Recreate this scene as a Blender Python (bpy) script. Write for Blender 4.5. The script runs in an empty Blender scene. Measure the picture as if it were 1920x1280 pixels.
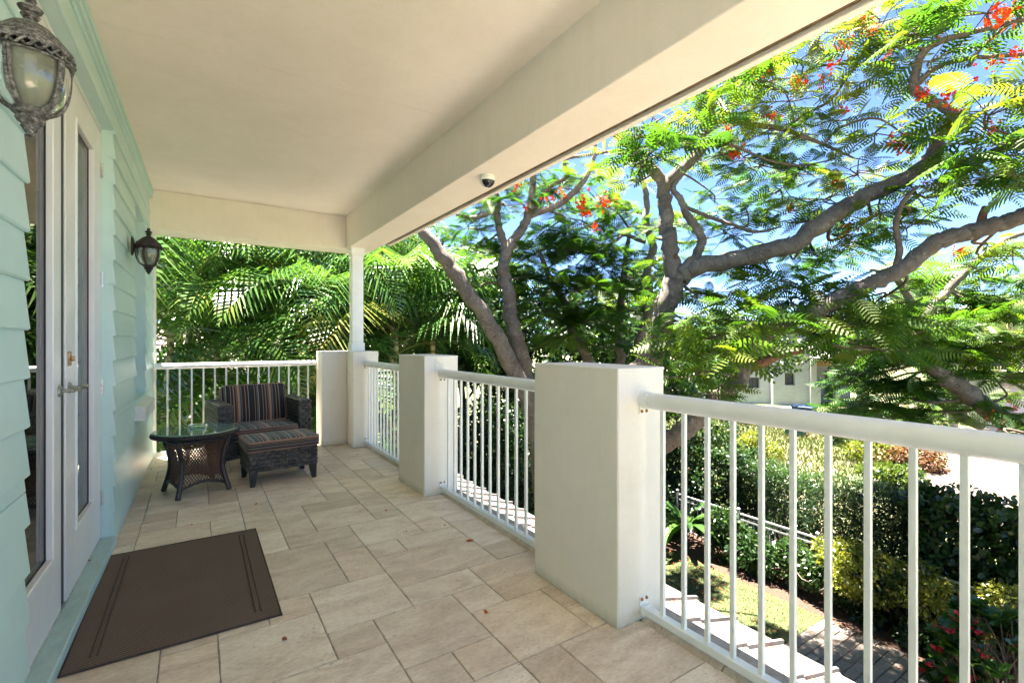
import bpy, math, random
import numpy as np
from mathutils import Vector, Matrix

scene = bpy.context.scene
COL = scene.collection
R = math.radians

# ---------------------------------------------------------------- camera
FPX = 903.0
YAW = math.atan2(588.4, 903.0)
EYE = 1.35
cam_d = bpy.data.cameras.new('camera')
cam_d.sensor_width = 36.0
cam_d.lens = 36.0 * FPX / 1920.0
cam_d.clip_start = 0.05
cam_d.clip_end = 2000
cam = bpy.data.objects.new('camera', cam_d)
COL.objects.link(cam)
cam.location = (0, 0, EYE)
cam.rotation_euler = (R(90), 0, -YAW)
scene.camera = cam
scene.render.resolution_x = 1024
scene.render.resolution_y = 682

# ---------------------------------------------------------------- world, sun, exposure
SUN = Vector((-0.06, 0.13, 0.989)).normalized()      # direction towards the sun
world = bpy.data.worlds.new('World')
scene.world = world
world.use_nodes = True
wn = world.node_tree
wn.nodes.clear()
wo = wn.nodes.new('ShaderNodeOutputWorld')
wb = wn.nodes.new('ShaderNodeBackground')
sky = wn.nodes.new('ShaderNodeTexSky')
sky.sky_type = 'NISHITA'
sky.sun_disc = False
sky.sun_elevation = math.asin(SUN.z)
sky.sun_rotation = math.atan2(SUN.x, SUN.y)
sky.air_density = 0.38
sky.dust_density = 0.1
sky.ozone_density = 5.0
wb.inputs['Strength'].default_value = 0.05
wn.links.new(sky.outputs[0], wb.inputs[0])
wn.links.new(wb.outputs[0], wo.inputs[0])
sd = bpy.data.lights.new('sun', 'SUN')
sd.energy = 5.0
sd.angle = R(0.5)
sd.color = (1.0, 0.91, 0.79)
sun = bpy.data.objects.new('sun', sd)
COL.objects.link(sun)
sun.rotation_euler = SUN.to_track_quat('Z', 'Y').to_euler()
scene.view_settings.view_transform = 'Standard'
scene.view_settings.look = 'None'
scene.view_settings.gamma = 1
scene.view_settings.use_curve_mapping = False
scene.view_settings.exposure = 3.85
scene.render.engine = 'CYCLES'
scene.cycles.max_bounces = 10
scene.cycles.diffuse_bounces = 6
scene.cycles.transparent_max_bounces = 16

rnd = random.Random(7)
npr = np.random.RandomState(11)
GZ = -3.4                                              # garden level
SA, CA = math.sin(YAW), math.cos(YAW)


def D(px, py, d):
    """A measured point: photo pixel and distance along the view axis."""
    u = (px - 960) / FPX
    v = (640 - py) / FPX
    return Vector(((SA + u * CA) * d, (CA - u * SA) * d, EYE + v * d))


# ---------------------------------------------------------------- materials
MATS = {}


class NT:
    def __init__(s, name):
        s.m = bpy.data.materials.new(name)
        s.m.use_nodes = True
        s.t = s.m.node_tree
        s.b = s.t.nodes['Principled BSDF']
        s.out = s.t.nodes['Material Output']
        MATS[name] = s.m

    def n(s, typ, **kw):
        nd = s.t.nodes.new(typ)
        for k, v in kw.items():
            if k.startswith('_'):
                setattr(nd, k[1:], v)
            else:
                nd.inputs[k.replace('__', ' ')].default_value = v
        return nd

    def l(s, a, b):
        s.t.links.new(a, b)

    def pos(s, scale=(1, 1, 1), obj=False):
        if obj:
            c = s.n('ShaderNodeTexCoord').outputs['Object']
        else:
            c = s.n('ShaderNodeNewGeometry').outputs['Position']
        mp = s.n('ShaderNodeMapping')
        mp.inputs['Scale'].default_value = scale
        s.l(c, mp.inputs[0])
        return mp.outputs[0]

    def noise(s, vec, scale, detail=4, rough=0.6, dist=0.0):
        nd = s.n('ShaderNodeTexNoise', Scale=scale, Detail=detail, Roughness=rough, Distortion=dist)
        s.l(vec, nd.inputs['Vector'])
        return nd.outputs['Fac']

    def ramp(s, fac, stops, interp='LINEAR'):
        nd = s.n('ShaderNodeValToRGB')
        cr = nd.color_ramp
        cr.interpolation = interp
        while len(cr.elements) < len(stops):
            cr.elements.new(0.5)
        for e, (p, c) in zip(cr.elements, stops):
            e.position = p
            e.color = (*c, 1) if len(c) == 3 else c
        s.l(fac, nd.inputs[0])
        return nd.outputs[0]

    def mix(s, fac, a, b, typ='MIX'):
        nd = s.n('ShaderNodeMix', _data_type='RGBA', _blend_type=typ)
        for sock, v in ((0, fac), (6, a), (7, b)):
            if hasattr(v, 'default_value') or hasattr(v, 'links'):
                s.l(v, nd.inputs[sock])
            elif sock == 0:
                nd.inputs[0].default_value = v
            else:
                nd.inputs[sock].default_value = (*v, 1)
        return nd.outputs[2]

    def bump(s, h, strength=0.3, dist=0.01):
        nd = s.n('ShaderNodeBump', Strength=strength, Distance=dist)
        s.l(h, nd.inputs['Height'])
        s.l(nd.outputs[0], s.b.inputs['Normal'])

    def base(s, c):
        if isinstance(c, tuple):
            s.b.inputs['Base Color'].default_value = (*c, 1)
        else:
            s.l(c, s.b.inputs['Base Color'])

    def rough(s, v):
        s.b.inputs['Roughness'].default_value = v

    def rand(s):
        return s.n('ShaderNodeObjectInfo').outputs['Random']


def simple(name, col, rough=0.5, var=0.12, scale=8, bump=0.1, metal=0.0, detail=5, bscale=40, bd=0.004):
    t = NT(name)
    p = t.pos()
    f = t.noise(p, scale, detail)
    a = tuple(max(0, c * (1 - var)) for c in col)
    b = tuple(min(1, c * (1 + var)) for c in col)
    t.base(t.ramp(f, [(0.3, a), (0.7, b)]))
    t.rough(rough)
    t.b.inputs['Metallic'].default_value = metal
    if bump:
        t.bump(t.noise(p, bscale, 4), bump, bd)
    return t.m


def leaf_mat(name, cols, trans=0.45, rough=0.45, spec=0.4, transcol=None):
    t = NT(name)
    at = t.n('ShaderNodeAttribute', _attribute_name='tint')
    rr = t.rand()
    m = t.n('ShaderNodeMath', _operation='MULTIPLY_ADD')
    t.l(rr, m.inputs[0])
    m.inputs[1].default_value = 0.12
    t.l(at.outputs['Fac'], m.inputs[2])
    n = len(cols)
    k_ = {'palm_leaf': (.98, .95, .95), 'poinciana_leaf': (.86, .76, .66)}.get(name, (.58, .52, .62))
    if name.endswith('leaf'): cols = [(q[0] * k_[0], q[1] * k_[1], q[2] * k_[2]) for q in cols]
    c = t.ramp(m.outputs[0], [(i / (n - 1), q) for i, q in enumerate(cols)])
    t.base(c)
    t.rough(rough)
    t.b.inputs['Specular IOR Level'].default_value = spec
    tr = t.n('ShaderNodeBsdfTranslucent')
    tc = t.mix(1.0, c, transcol or (1.35, 1.45, 0.55), 'MULTIPLY')
    t.l(tc, tr.inputs[0])
    mx = t.n('ShaderNodeMixShader', Fac=trans)
    t.l(t.b.outputs[0], mx.inputs[1])
    t.l(tr.outputs[0], mx.inputs[2])
    t.l(mx.outputs[0], t.out.inputs[0])
    return t.m


def make_materials():
    # travertine
    t = NT('travertine')
    p = t.pos()
    rr = t.rand()
    add = t.n('ShaderNodeVectorMath', _operation='MULTIPLY_ADD')
    t.l(rr, add.inputs[0]); add.inputs[1].default_value = (37, 91, 13); t.l(p, add.inputs[2])
    v = add.outputs[0]
    mp = t.n('ShaderNodeMapping'); mp.inputs['Scale'].default_value = (1.0, 2.6, 1)
    t.l(v, mp.inputs[0]); vs = mp.outputs[0]
    big = t.noise(vs, 2.6, 8, 0.65, 1.2)
    c1 = t.ramp(big, [(0.28, (0.50, 0.385, 0.31)), (0.46, (0.71, 0.59, 0.50)), (0.62, (0.86, 0.775, 0.695))])
    fine = t.noise(vs, 38, 5, 0.7)
    c2 = t.mix(0.35, c1, t.ramp(fine, [(0.35, (0.46, 0.37, 0.295)), (0.62, (0.86, 0.80, 0.71))]))
    tone = t.ramp(rr, [(0.0, (0.80, 0.74, 0.66)), (0.35, (1.0, 0.96, 0.90)), (0.6, (1.08, 1.07, 1.02)), (0.8, (1.0, 0.93, 0.84)), (1.0, (0.90, 0.87, 0.82))])
    c3 = t.mix(1.0, c2, tone, 'MULTIPLY')
    pit = t.ramp(t.noise(vs, 52, 3, 0.6), [(0.60, (0, 0, 0)), (0.70, (1, 1, 1))])
    pm = t.ramp(t.noise(v, 5, 3), [(0.5, (0, 0, 0)), (0.62, (1, 1, 1))])
    pf = t.mix(1.0, pit, pm, 'MULTIPLY')
    c4 = t.mix(pf, c3, (0.15, 0.11, 0.08))
    dirt = t.ramp(t.noise(p, 1.3, 6, 0.7), [(0.50, (0, 0, 0)), (0.78, (0.5, 0.5, 0.5))])
    c5 = t.mix(dirt, c4, (0.42, 0.33, 0.245))
    t.base(c5); t.rough(0.5)
    t.b.inputs['Specular IOR Level'].default_value = 0.35
    hm = t.mix(0.35, t.noise(vs, 25, 6, 0.7), pf, 'SUBTRACT')
    t.bump(hm, 0.35, 0.006)
    # grout
    simple('grout', (0.34, 0.29, 0.235), 0.9, 0.35, 12, 0.4)
    # cream stucco
    for nm, col in (('stucco', (0.83, 0.78, 0.70)), ('ceiling_paint', (0.83, 0.765, 0.69))):
        t = NT(nm)
        p = t.pos()
        f = t.noise(p, 1.4, 5, 0.6)
        c = t.ramp(f, [(0.3, tuple(x * 0.93 for x in col)), (0.7, col)])
        sp = t.ramp(t.noise(t.pos((9, 9, 0.8)), 2.2, 4), [(0.48, (0, 0, 0)), (0.75, (0.45, 0.45, 0.45))])
        c = t.mix(sp, c, tuple(x * y for x, y in zip(col, (0.90, 0.90, 0.80))))
        z = t.n('ShaderNodeSeparateXYZ'); t.l(t.n('ShaderNodeNewGeometry').outputs['Position'], z.inputs[0])
        lowm = t.n('ShaderNodeMapRange'); t.l(z.outputs[2], lowm.inputs[0])
        lowm.inputs[1].default_value = 0.07; lowm.inputs[2].default_value = 0.0
        lown = t.n('ShaderNodeMath', _operation='MULTIPLY'); t.l(lowm.outputs[0], lown.inputs[0]); t.l(t.noise(p, 22, 4), lown.inputs[1])
        sm = t.ramp(t.noise(p, 2.3, 7, 0.72, 0.8), [(0.45, (0, 0, 0)), (0.72, (0.28, 0.28, 0.28))])
        c = t.mix(sm, c, tuple(x * y for x, y in zip(col, (0.80, 0.78, 0.72))))
        ck = t.ramp(t.noise(t.pos((1, 1, .35)), 3.1, 8, 0.85, 2.5), [(0.494, (0, 0, 0)), (0.499, (0.35, 0.35, 0.35)), (0.504, (0, 0, 0))])
        c = t.mix(ck, c, tuple(x * .72 for x in col))
        if nm == 'stucco':
            c = t.mix(lown.outputs[0], c, (0.34, 0.36, 0.26))
        t.base(c); t.rough(0.75)
        t.bump(t.mix(0.4, t.noise(p, 70, 6, 0.75), t.noise(p, 7, 5, 0.6)), 0.5, 0.008)
    # siding
    t = NT('siding_paint')
    p = t.pos()
    rr = t.rand()
    f = t.noise(t.pos((1, 0.6, 1)), 2.2, 6, 0.65)
    c = t.ramp(f, [(0.3, (0.44, 0.62, 0.605)), (0.7, (0.52, 0.69, 0.67))])
    st = t.ramp(t.noise(t.pos((1, 1.2, 1)), 3.0, 6, 0.75), [(0.55, (0, 0, 0)), (0.75, (0.4, 0.4, 0.4))])
    c = t.mix(st, c, (0.48, 0.56, 0.50))
    c = t.mix(1.0, c, t.ramp(rr, [(0, (0.95, 0.97, 0.97)), (1, (1.03, 1.02, 1.02))]), 'MULTIPLY')
    t.base(c); t.rough(0.45)
    t.bump(t.noise(t.pos((1, 0.15, 1)), 90, 4, 0.6), 0.25, 0.002)
    # sill paint, dirty
    t = NT('sill_paint')
    p = t.pos()
    g = t.n('ShaderNodeNewGeometry')
    sx = t.n('ShaderNodeSeparateXYZ'); t.l(g.outputs['Normal'], sx.inputs[0])
    c = t.ramp(t.noise(p, 6, 4), [(0.3, (0.40, 0.58, 0.58)), (0.7, (0.46, 0.64, 0.64))])
    dm = t.ramp(t.noise(t.pos((3, 1.5, 1)), 7, 6, 0.75), [(0.30, (0.15, 0.15, 0.15)), (0.75, (0.6, 0.6, 0.6))])
    up = t.n('ShaderNodeMath', _operation='MULTIPLY'); t.l(dm, up.inputs[0]); t.l(sx.outputs[2], up.inputs[1]); up.use_clamp = True
    c = t.mix(up.outputs[0], c, (0.20, 0.25, 0.22))
    t.base(c); t.rough(0.5)
    # white metal railing
    t = NT('white_paint')
    p = t.pos()
    c = t.ramp(t.noise(p, 5, 5), [(0.35, (0.74, 0.75, 0.73)), (0.65, (0.82, 0.83, 0.82))])
    sp = t.ramp(t.noise(p, 130, 3, 0.6), [(0.70, (0, 0, 0)), (0.76, (0.5, 0.5, 0.5))])
    sm = t.ramp(t.noise(p, 2.5, 4), [(0.55, (0, 0, 0)), (0.72, (1, 1, 1))])
    c = t.mix(t.mix(1.0, sp, sm, 'MULTIPLY'), c, (0.30, 0.27, 0.22))
    t.base(c); t.rough(0.35)
    t.bump(t.noise(p, 25, 4), 0.06, 0.003)
    simple('door_paint', (0.73, 0.74, 0.76), 0.35, 0.04, 4, 0.05)
    simple('window_stone', (0.66, 0.66, 0.63), 0.6, 0.06, 8, 0.2)
    simple('fence_paint', (0.34, 0.35, 0.35), 0.5, 0.2, 9, 0.1)
    simple('rust', (0.36, 0.16, 0.05), 0.85, 0.4, 60, 0.3)
    simple('dark_gap', (0.035, 0.035, 0.045), 0.6, 0.1, 8, 0)
    simple('groove_brown', (0.17, 0.12, 0.06), 0.7, 0.5, 14, 0.4)
    simple('galvanised', (0.55, 0.56, 0.56), 0.35, 0.25, 30, 0.1, metal=0.8)
    simple('brass', (0.48, 0.30, 0.15), 0.4, 0.5, 40, 0.3, metal=0.7)
    simple('corroded_handle', (0.33, 0.33, 0.29), 0.5, 0.5, 60, 0.4, metal=0.6)
    simple('camera_plastic', (0.76, 0.76, 0.73), 0.35, 0.03, 5, 0)
    t = NT('camera_dome'); t.base((0.01, 0.01, 0.014)); t.rough(0.06)
    # lantern metals
    for nm, lo, hi, thr in (('lantern_bronze', (0.025, 0.016, 0.013), (0.14, 0.10, 0.08), 0.62),
                            ('lantern_weathered', (0.026, 0.022, 0.02), (0.27, 0.26, 0.24), 0.53)):
        t = NT(nm)
        p = t.pos()
        f = t.noise(p, 95, 6, 0.75)
        c = t.ramp(f, [(thr - 0.12, lo), (thr, tuple((a + b) / 2.6 for a, b in zip(lo, hi))), (thr + 0.10, hi)])
        t.base(c); t.rough(0.65)
        t.bump(f, 0.5, 0.003)
    # seeded glass bowl of lantern
    t = NT('lantern_glass')
    p = t.pos()
    c = t.ramp(t.noise(p, 9, 4), [(0.3, (0.26, 0.28, 0.20)), (0.7, (0.50, 0.52, 0.42))])
    c = t.mix(t.ramp(t.noise(p, 260, 2), [(0.66, (0, 0, 0)), (0.7, (0.5, 0.5, 0.5))]), c, (0.85, 0.85, 0.75))
    t.base(c); t.rough(0.12)
    t.b.inputs['Transmission Weight'].default_value = 0.72
    t.b.inputs['IOR'].default_value = 1.45
    t.bump(t.noise(p, 40, 3), 0.12, 0.004)
    # window glass: thin pane
    t = NT('pane_glass')
    t.t.nodes.remove(t.b)
    tr = t.n('ShaderNodeBsdfTransparent'); tr.inputs[0].default_value = (0.52, 0.56, 0.55, 1)
    gl = t.n('ShaderNodeBsdfGlossy', Roughness=0.0)
    fr = t.n('ShaderNodeFresnel', IOR=1.6)
    mx = t.n('ShaderNodeMixShader')
    t.l(fr.outputs[0], mx.inputs[0]); t.l(tr.outputs[0], mx.inputs[1]); t.l(gl.outputs[0], mx.inputs[2])
    t.l(mx.outputs[0], t.out.inputs[0])
    t = NT('clear_glass'); t.base((0.78, 0.92, 0.86)); t.rough(0.02)
    t.b.inputs['Transmission Weight'].default_value = 1.0
    # table top glass: green frosted back
    t = NT('table_glass'); t.base((0.20, 0.32, 0.27)); t.rough(0.07)
    t.b.inputs['Coat Weight'].default_value = 1.0; t.b.inputs['Coat Roughness'].default_value = 0.02
    t.b.inputs['IOR'].default_value = 1.6
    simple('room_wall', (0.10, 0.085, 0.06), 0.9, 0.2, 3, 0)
    # doormat: woven ribs
    t = NT('mat_weave')
    tc = t.n('ShaderNodeTexCoord').outputs['Object']
    s = t.n('ShaderNodeSeparateXYZ'); t.l(tc, s.inputs[0])

    def wave(o, freq):
        a = t.n('ShaderNodeMath', _operation='MULTIPLY'); t.l(o, a.inputs[0]); a.inputs[1].default_value = freq * 2 * math.pi
        b = t.n('ShaderNodeMath', _operation='SINE'); t.l(a.outputs[0], b.inputs[0])
        return b.outputs[0]
    wx = wave(s.outputs[0], 82); wy = wave(s.outputs[1], 66)
    m = t.n('ShaderNodeMath', _operation='MULTIPLY'); t.l(wx, m.inputs[0]); t.l(wy, m.inputs[1])
    mr = t.n('ShaderNodeMapRange'); t.l(m.outputs[0], mr.inputs[0]); mr.inputs[1].default_value = -1
    c = t.ramp(mr.outputs[0], [(0.3, (0.055, 0.033, 0.024)), (0.75, (0.135, 0.082, 0.060)), (0.95, (0.38, 0.28, 0.22))])
    c = t.mix(t.ramp(t.noise(t.pos(), 3, 4), [(0.4, (0, 0, 0)), (0.7, (0.35, 0.35, 0.35))]), c, (0.15, 0.115, 0.093))
    t.base(c); t.rough(0.85)
    t.bump(mr.outputs[0], 0.8, 0.003)
    simple('mat_rib', (0.045, 0.032, 0.027), 0.8, 0.3, 60, 0.3)
    # wicker
    t = NT('wicker_black')
    at = t.n('ShaderNodeAttribute', _attribute_name='tint')
    c = t.ramp(at.outputs['Fac'], [(0.2, (0.014, 0.012, 0.012)), (0.8, (0.085, 0.080, 0.078))])  # lighter tints put the grey specular glints of the weave into its colour
    t.base(t.mix(0.35, c, t.ramp(t.noise(t.pos(), 90, 4), [(0.3, (0.01, 0.009, 0.009)), (0.7, (0.11, 0.105, 0.10))])))
    t.rough(0.36)
    simple('wicker_brown', (0.115, 0.058, 0.038), 0.42, 0.4, 40, 0.3)
    simple('wicker_dark', (0.040, 0.028, 0.028), 0.38, 0.4, 40, 0.5)
    simple('leg_black', (0.022, 0.021, 0.022), 0.4, 0.3, 20, 0.1)
    # striped fabric (object x)
    for nm, ax, sc in (('stripe_fabric', 0, 3.1), ('stripe_band', 2, 8.5)):
        t = NT(nm)
        tc = t.n('ShaderNodeTexCoord').outputs['Object']
        s = t.n('ShaderNodeSeparateXYZ'); t.l(tc, s.inputs[0])
        a = t.n('ShaderNodeMath', _operation='MULTIPLY_ADD'); t.l(s.outputs[ax], a.inputs[0]); a.inputs[1].default_value = sc; a.inputs[2].default_value = 20.13
        fr = t.n('ShaderNodeMath', _operation='FRACT'); t.l(a.outputs[0], fr.inputs[0])
        bl = (0.016, 0.017, 0.022); ta = (0.42, 0.22, 0.13); gr = (0.115, 0.12, 0.14); cr = (0.45, 0.38, 0.29); dr = (0.10, 0.055, 0.045)
        seq = [(0, bl), (.10, ta), (.115, bl), (.17, gr), (.20, bl), (.215, cr), (.235, bl), (.36, cr), (.375, bl), (.43, dr), (.45, ta), (.475, bl),
               (.52, gr), (.55, dr), (.57, ta), (.635, gr), (.655, bl), (.67, gr), (.70, dr), (.715, bl), (.80, ta), (.82, bl), (.90, cr), (.915, bl)]
        c = t.ramp(fr.outputs[0], seq, 'CONSTANT')
        t.base(c); t.rough(0.9)
        t.b.inputs['Sheen Weight'].default_value = 0.25
        t.bump(t.noise(t.pos(), 350, 2), 0.3, 0.001)
    simple('piping_fabric', (0.36, 0.22, 0.17), 0.9, 0.1, 30, 0)
    # outside
    t = NT('roof_tile_white')
    p = t.pos(); rr = t.rand()
    c = t.ramp(t.noise(p, 4, 6, 0.7), [(0.3, (0.08, 0.073, 0.067)), (0.5, (0.15, 0.14, 0.13)), (0.75, (0.22, 0.21, 0.20))])
    sp = t.ramp(t.noise(p, 20, 5, 0.7), [(0.57, (0, 0, 0)), (0.68, (0.85, 0.85, 0.85))])
    c = t.mix(sp, c, (0.10, 0.045, 0.02))
    t.base(c); t.rough(0.8); t.bump(t.noise(p, 60, 4), 0.3, 0.005)
    t = NT('paver_stone')
    p = t.pos(); rr = t.rand()
    c = t.ramp(rr, [(0, (0.19, 0.155, 0.13)), (0.4, (0.25, 0.205, 0.175)), (0.7, (0.30, 0.25, 0.215)), (1, (0.24, 0.17, 0.135))])
    c = t.mix(0.5, c, t.ramp(t.noise(p, 14, 6, 0.7), [(0.3, (0.10, 0.08, 0.065)), (0.7, (0.26, 0.22, 0.185))]))
    t.base(c); t.rough(0.8); t.bump(t.noise(p, 50, 4), 0.4, 0.006)
    simple('sand_joint', (0.07, 0.055, 0.042), 0.95, 0.3, 20, 0.5)
    t = NT('driveway_paver')
    p = t.pos()
    br = t.n('ShaderNodeTexBrick', Scale=2.6)
    mp = t.n('ShaderNodeMapping'); mp.inputs['Rotation'].default_value = (0, 0, R(38)); t.l(p, mp.inputs[0]); t.l(mp.outputs[0], br.inputs['Vector'])
    br.inputs['Color1'].default_value = (0.115, 0.083, 0.068, 1); br.inputs['Color2'].default_value = (0.14, 0.108, 0.092, 1); br.inputs['Mortar'].default_value = (0.065, 0.048, 0.04, 1)
    t.base(t.mix(0.4, br.outputs[0], t.ramp(t.noise(p, 1.2, 6), [(0.3, (0.09, 0.068, 0.057)), (0.7, (0.145, 0.115, 0.10))])))
    t.rough(0.85)
    t = NT('ground_mat')
    p = t.pos()
    c = t.ramp(t.noise(p, 0.35, 8, 0.7), [(0.3, (0.045, 0.075, 0.022)), (0.48, (0.085, 0.11, 0.035)), (0.58, (0.15, 0.135, 0.07)), (0.72, (0.24, 0.19, 0.13))])
    t.base(c); t.rough(0.95); t.bump(t.noise(p, 9, 6, 0.8), 0.8, 0.06)
    t = NT('lawn_mat')
    p = t.pos()
    c = t.ramp(t.noise(p, 30, 6, 0.8), [(0.3, (0.03, 0.045, 0.012)), (0.7, (0.075, 0.095, 0.028))])
    t.base(c); t.rough(0.95); t.bump(t.noise(p, 120, 4, 0.8), 0.8, 0.02)
    simple('mulch', (0.055, 0.028, 0.017), 0.95, 0.6, 35, 1.0, bscale=45, bd=0.03)
    leaf_mat('grass_leaf', [(0.05, 0.075, 0.016), (0.09, 0.125, 0.028), (0.15, 0.155, 0.045)], 0.3)
    # bark
    t = NT('bark')
    p = t.pos()
    f = t.noise(p, 3.2, 8, 0.7)
    c = t.ramp(f, [(0.3, (0.085, 0.066, 0.053)), (0.5, (0.155, 0.126, 0.106)), (0.72, (0.235, 0.205, 0.18))])
    w = t.ramp(t.noise(p, 13, 7, 0.8), [(0.56, (0, 0, 0)), (0.63, (0.75, 0.75, 0.75))])
    c = t.mix(w, c, (0.33, 0.31, 0.28))
    k = t.ramp(t.noise(p, 11, 9, 0.85, 1.5), [(0.40, (0.85, 0.85, 0.85)), (0.47, (0, 0, 0))])
    c = t.mix(k, c, (0.035, 0.025, 0.02))
    t.base(c); t.rough(0.85)
    t.bump(t.noise(p, 26, 9, 0.85), 1.0, 0.03)
    simple('twig_bark', (0.10, 0.073, 0.055), 0.85, 0.35, 10, 0.4)
    simple('old_bark', (0.13, 0.06, 0.03), 0.9, 0.5, 14, 1.0, bd=0.02)
    # palm trunk: rings
    t = NT('palm_stem')
    p = t.pos()
    wv = t.n('ShaderNodeTexWave', _bands_direction='Z', Scale=2.2, Distortion=0.6); t.l(p, wv.inputs[0])
    c = t.ramp(wv.outputs['Fac'], [(0.05, (0.12, 0.09, 0.05)), (0.25, (0.32, 0.28, 0.13)), (1.0, (0.38, 0.36, 0.20))])
    t.base(c); t.rough(0.6)
    # leaves
    leaf_mat('poinciana_leaf', [(0.018, 0.060, 0.017), (0.032, 0.105, 0.020), (0.055, 0.145, 0.020), (0.10, 0.18, 0.022), (0.155, 0.20, 0.028)], 0.50, 0.5, 0.3)
    leaf_mat('palm_leaf', [(0.022, 0.068, 0.022), (0.05, 0.13, 0.03), (0.10, 0.19, 0.035), (0.24, 0.23, 0.06)], 0.35, 0.27, 0.8)
    leaf_mat('broad_leaf', [(0.014, 0.045, 0.014), (0.03, 0.085, 0.02), (0.07, 0.15, 0.025), (0.15, 0.23, 0.035)], 0.4, 0.4, 0.4)
    leaf_mat('hedge_leaf', [(0.012, 0.04, 0.013), (0.025, 0.075, 0.018), (0.055, 0.13, 0.025), (0.11, 0.19, 0.03)], 0.3, 0.3, 0.5)
    leaf_mat('yellow_leaf', [(0.05, 0.12, 0.02), (0.16, 0.24, 0.025), (0.32, 0.36, 0.035), (0.42, 0.42, 0.06)], 0.4, 0.35, 0.5)
    leaf_mat('strap_leaf', [(0.03, 0.10, 0.02), (0.06, 0.17, 0.03), (0.13, 0.26, 0.04)], 0.35, 0.3, 0.5)
    leaf_mat('red_bush_leaf', [(0.08, 0.14, 0.03), (0.17, 0.18, 0.04), (0.20, 0.08, 0.04)], 0.3, 0.5, 0.3)
    leaf_mat('flower_red', [(0.55, 0.025, 0.012), (0.75, 0.06, 0.015), (0.80, 0.16, 0.02)], 0.4, 0.6, 0.2, transcol=(1.3, 1.0, 0.8))
    leaf_mat('flower_pink', [(0.62, 0.03, 0.06), (0.75, 0.07, 0.08)], 0.3, 0.6, 0.2, transcol=(1.2, 1.0, 1.0))
    leaf_mat('petal', [(0.45, 0.06, 0.02), (0.50, 0.14, 0.03), (0.35, 0.10, 0.04)], 0.15, 0.7, 0.2, transcol=(1, 1, 1))
    t = NT('block_wall')
    p = t.pos((1, 1, 1), obj=True)
    br = t.n('ShaderNodeTexBrick', Scale=2.2)
    sw = t.n('ShaderNodeSeparateXYZ'); t.l(p, sw.inputs[0]); cw = t.n('ShaderNodeCombineXYZ'); t.l(sw.outputs[0], cw.inputs[0]); t.l(sw.outputs[2], cw.inputs[1]); t.l(cw.outputs[0], br.inputs[0])
    br.inputs['Color1'].default_value = (0.34, 0.345, 0.365, 1); br.inputs['Color2'].default_value = (0.40, 0.405, 0.42, 1); br.inputs['Mortar'].default_value = (0.30, 0.305, 0.32, 1)
    t.base(t.mix(0.35, br.outputs[0], t.ramp(t.noise(p, 0.6, 6), [(0.3, (0.26, 0.265, 0.285)), (0.7, (0.50, 0.50, 0.51))])))
    t.rough(0.9)
    simple('far_white', (0.40, 0.39, 0.37), 0.8, 0.08, 1, 0)
    simple('far_roof', (0.60, 0.58, 0.56), 0.7, 0.1, 1, 0)
    simple('far_shingle', (0.24, 0.20, 0.175), 0.9, 0.25, 5, 0)
    simple('far_dark', (0.02, 0.02, 0.025), 0.4, 0.2, 2, 0)
    simple('far_wood', (0.30, 0.15, 0.07), 0.8, 0.2, 2, 0)
    simple('box_green', (0.03, 0.10, 0.07), 0.5, 0.1, 2, 0)
    simple('bin_blue', (0.01, 0.035, 0.09), 0.5, 0.1, 2, 0)
    simple('house_wall_paint', (0.45, 0.60, 0.57), 0.7, 0.1, 2, 0)


make_materials()
M = MATS

# ---------------------------------------------------------------- object helpers


def tag(o, label=None, cat=None, group=None, kind=None):
    if label: o['label'] = label
    if cat: o['category'] = cat
    if group: o['group'] = group
    if kind: o['kind'] = kind
    return o


def empty(name, loc=(0, 0, 0), rz=0.0, **kw):
    o = bpy.data.objects.new(name, None)
    COL.objects.link(o)
    o.location = loc
    o.rotation_euler = (0, 0, rz)
    o.empty_display_size = 0.1
    return tag(o, **kw)


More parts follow.
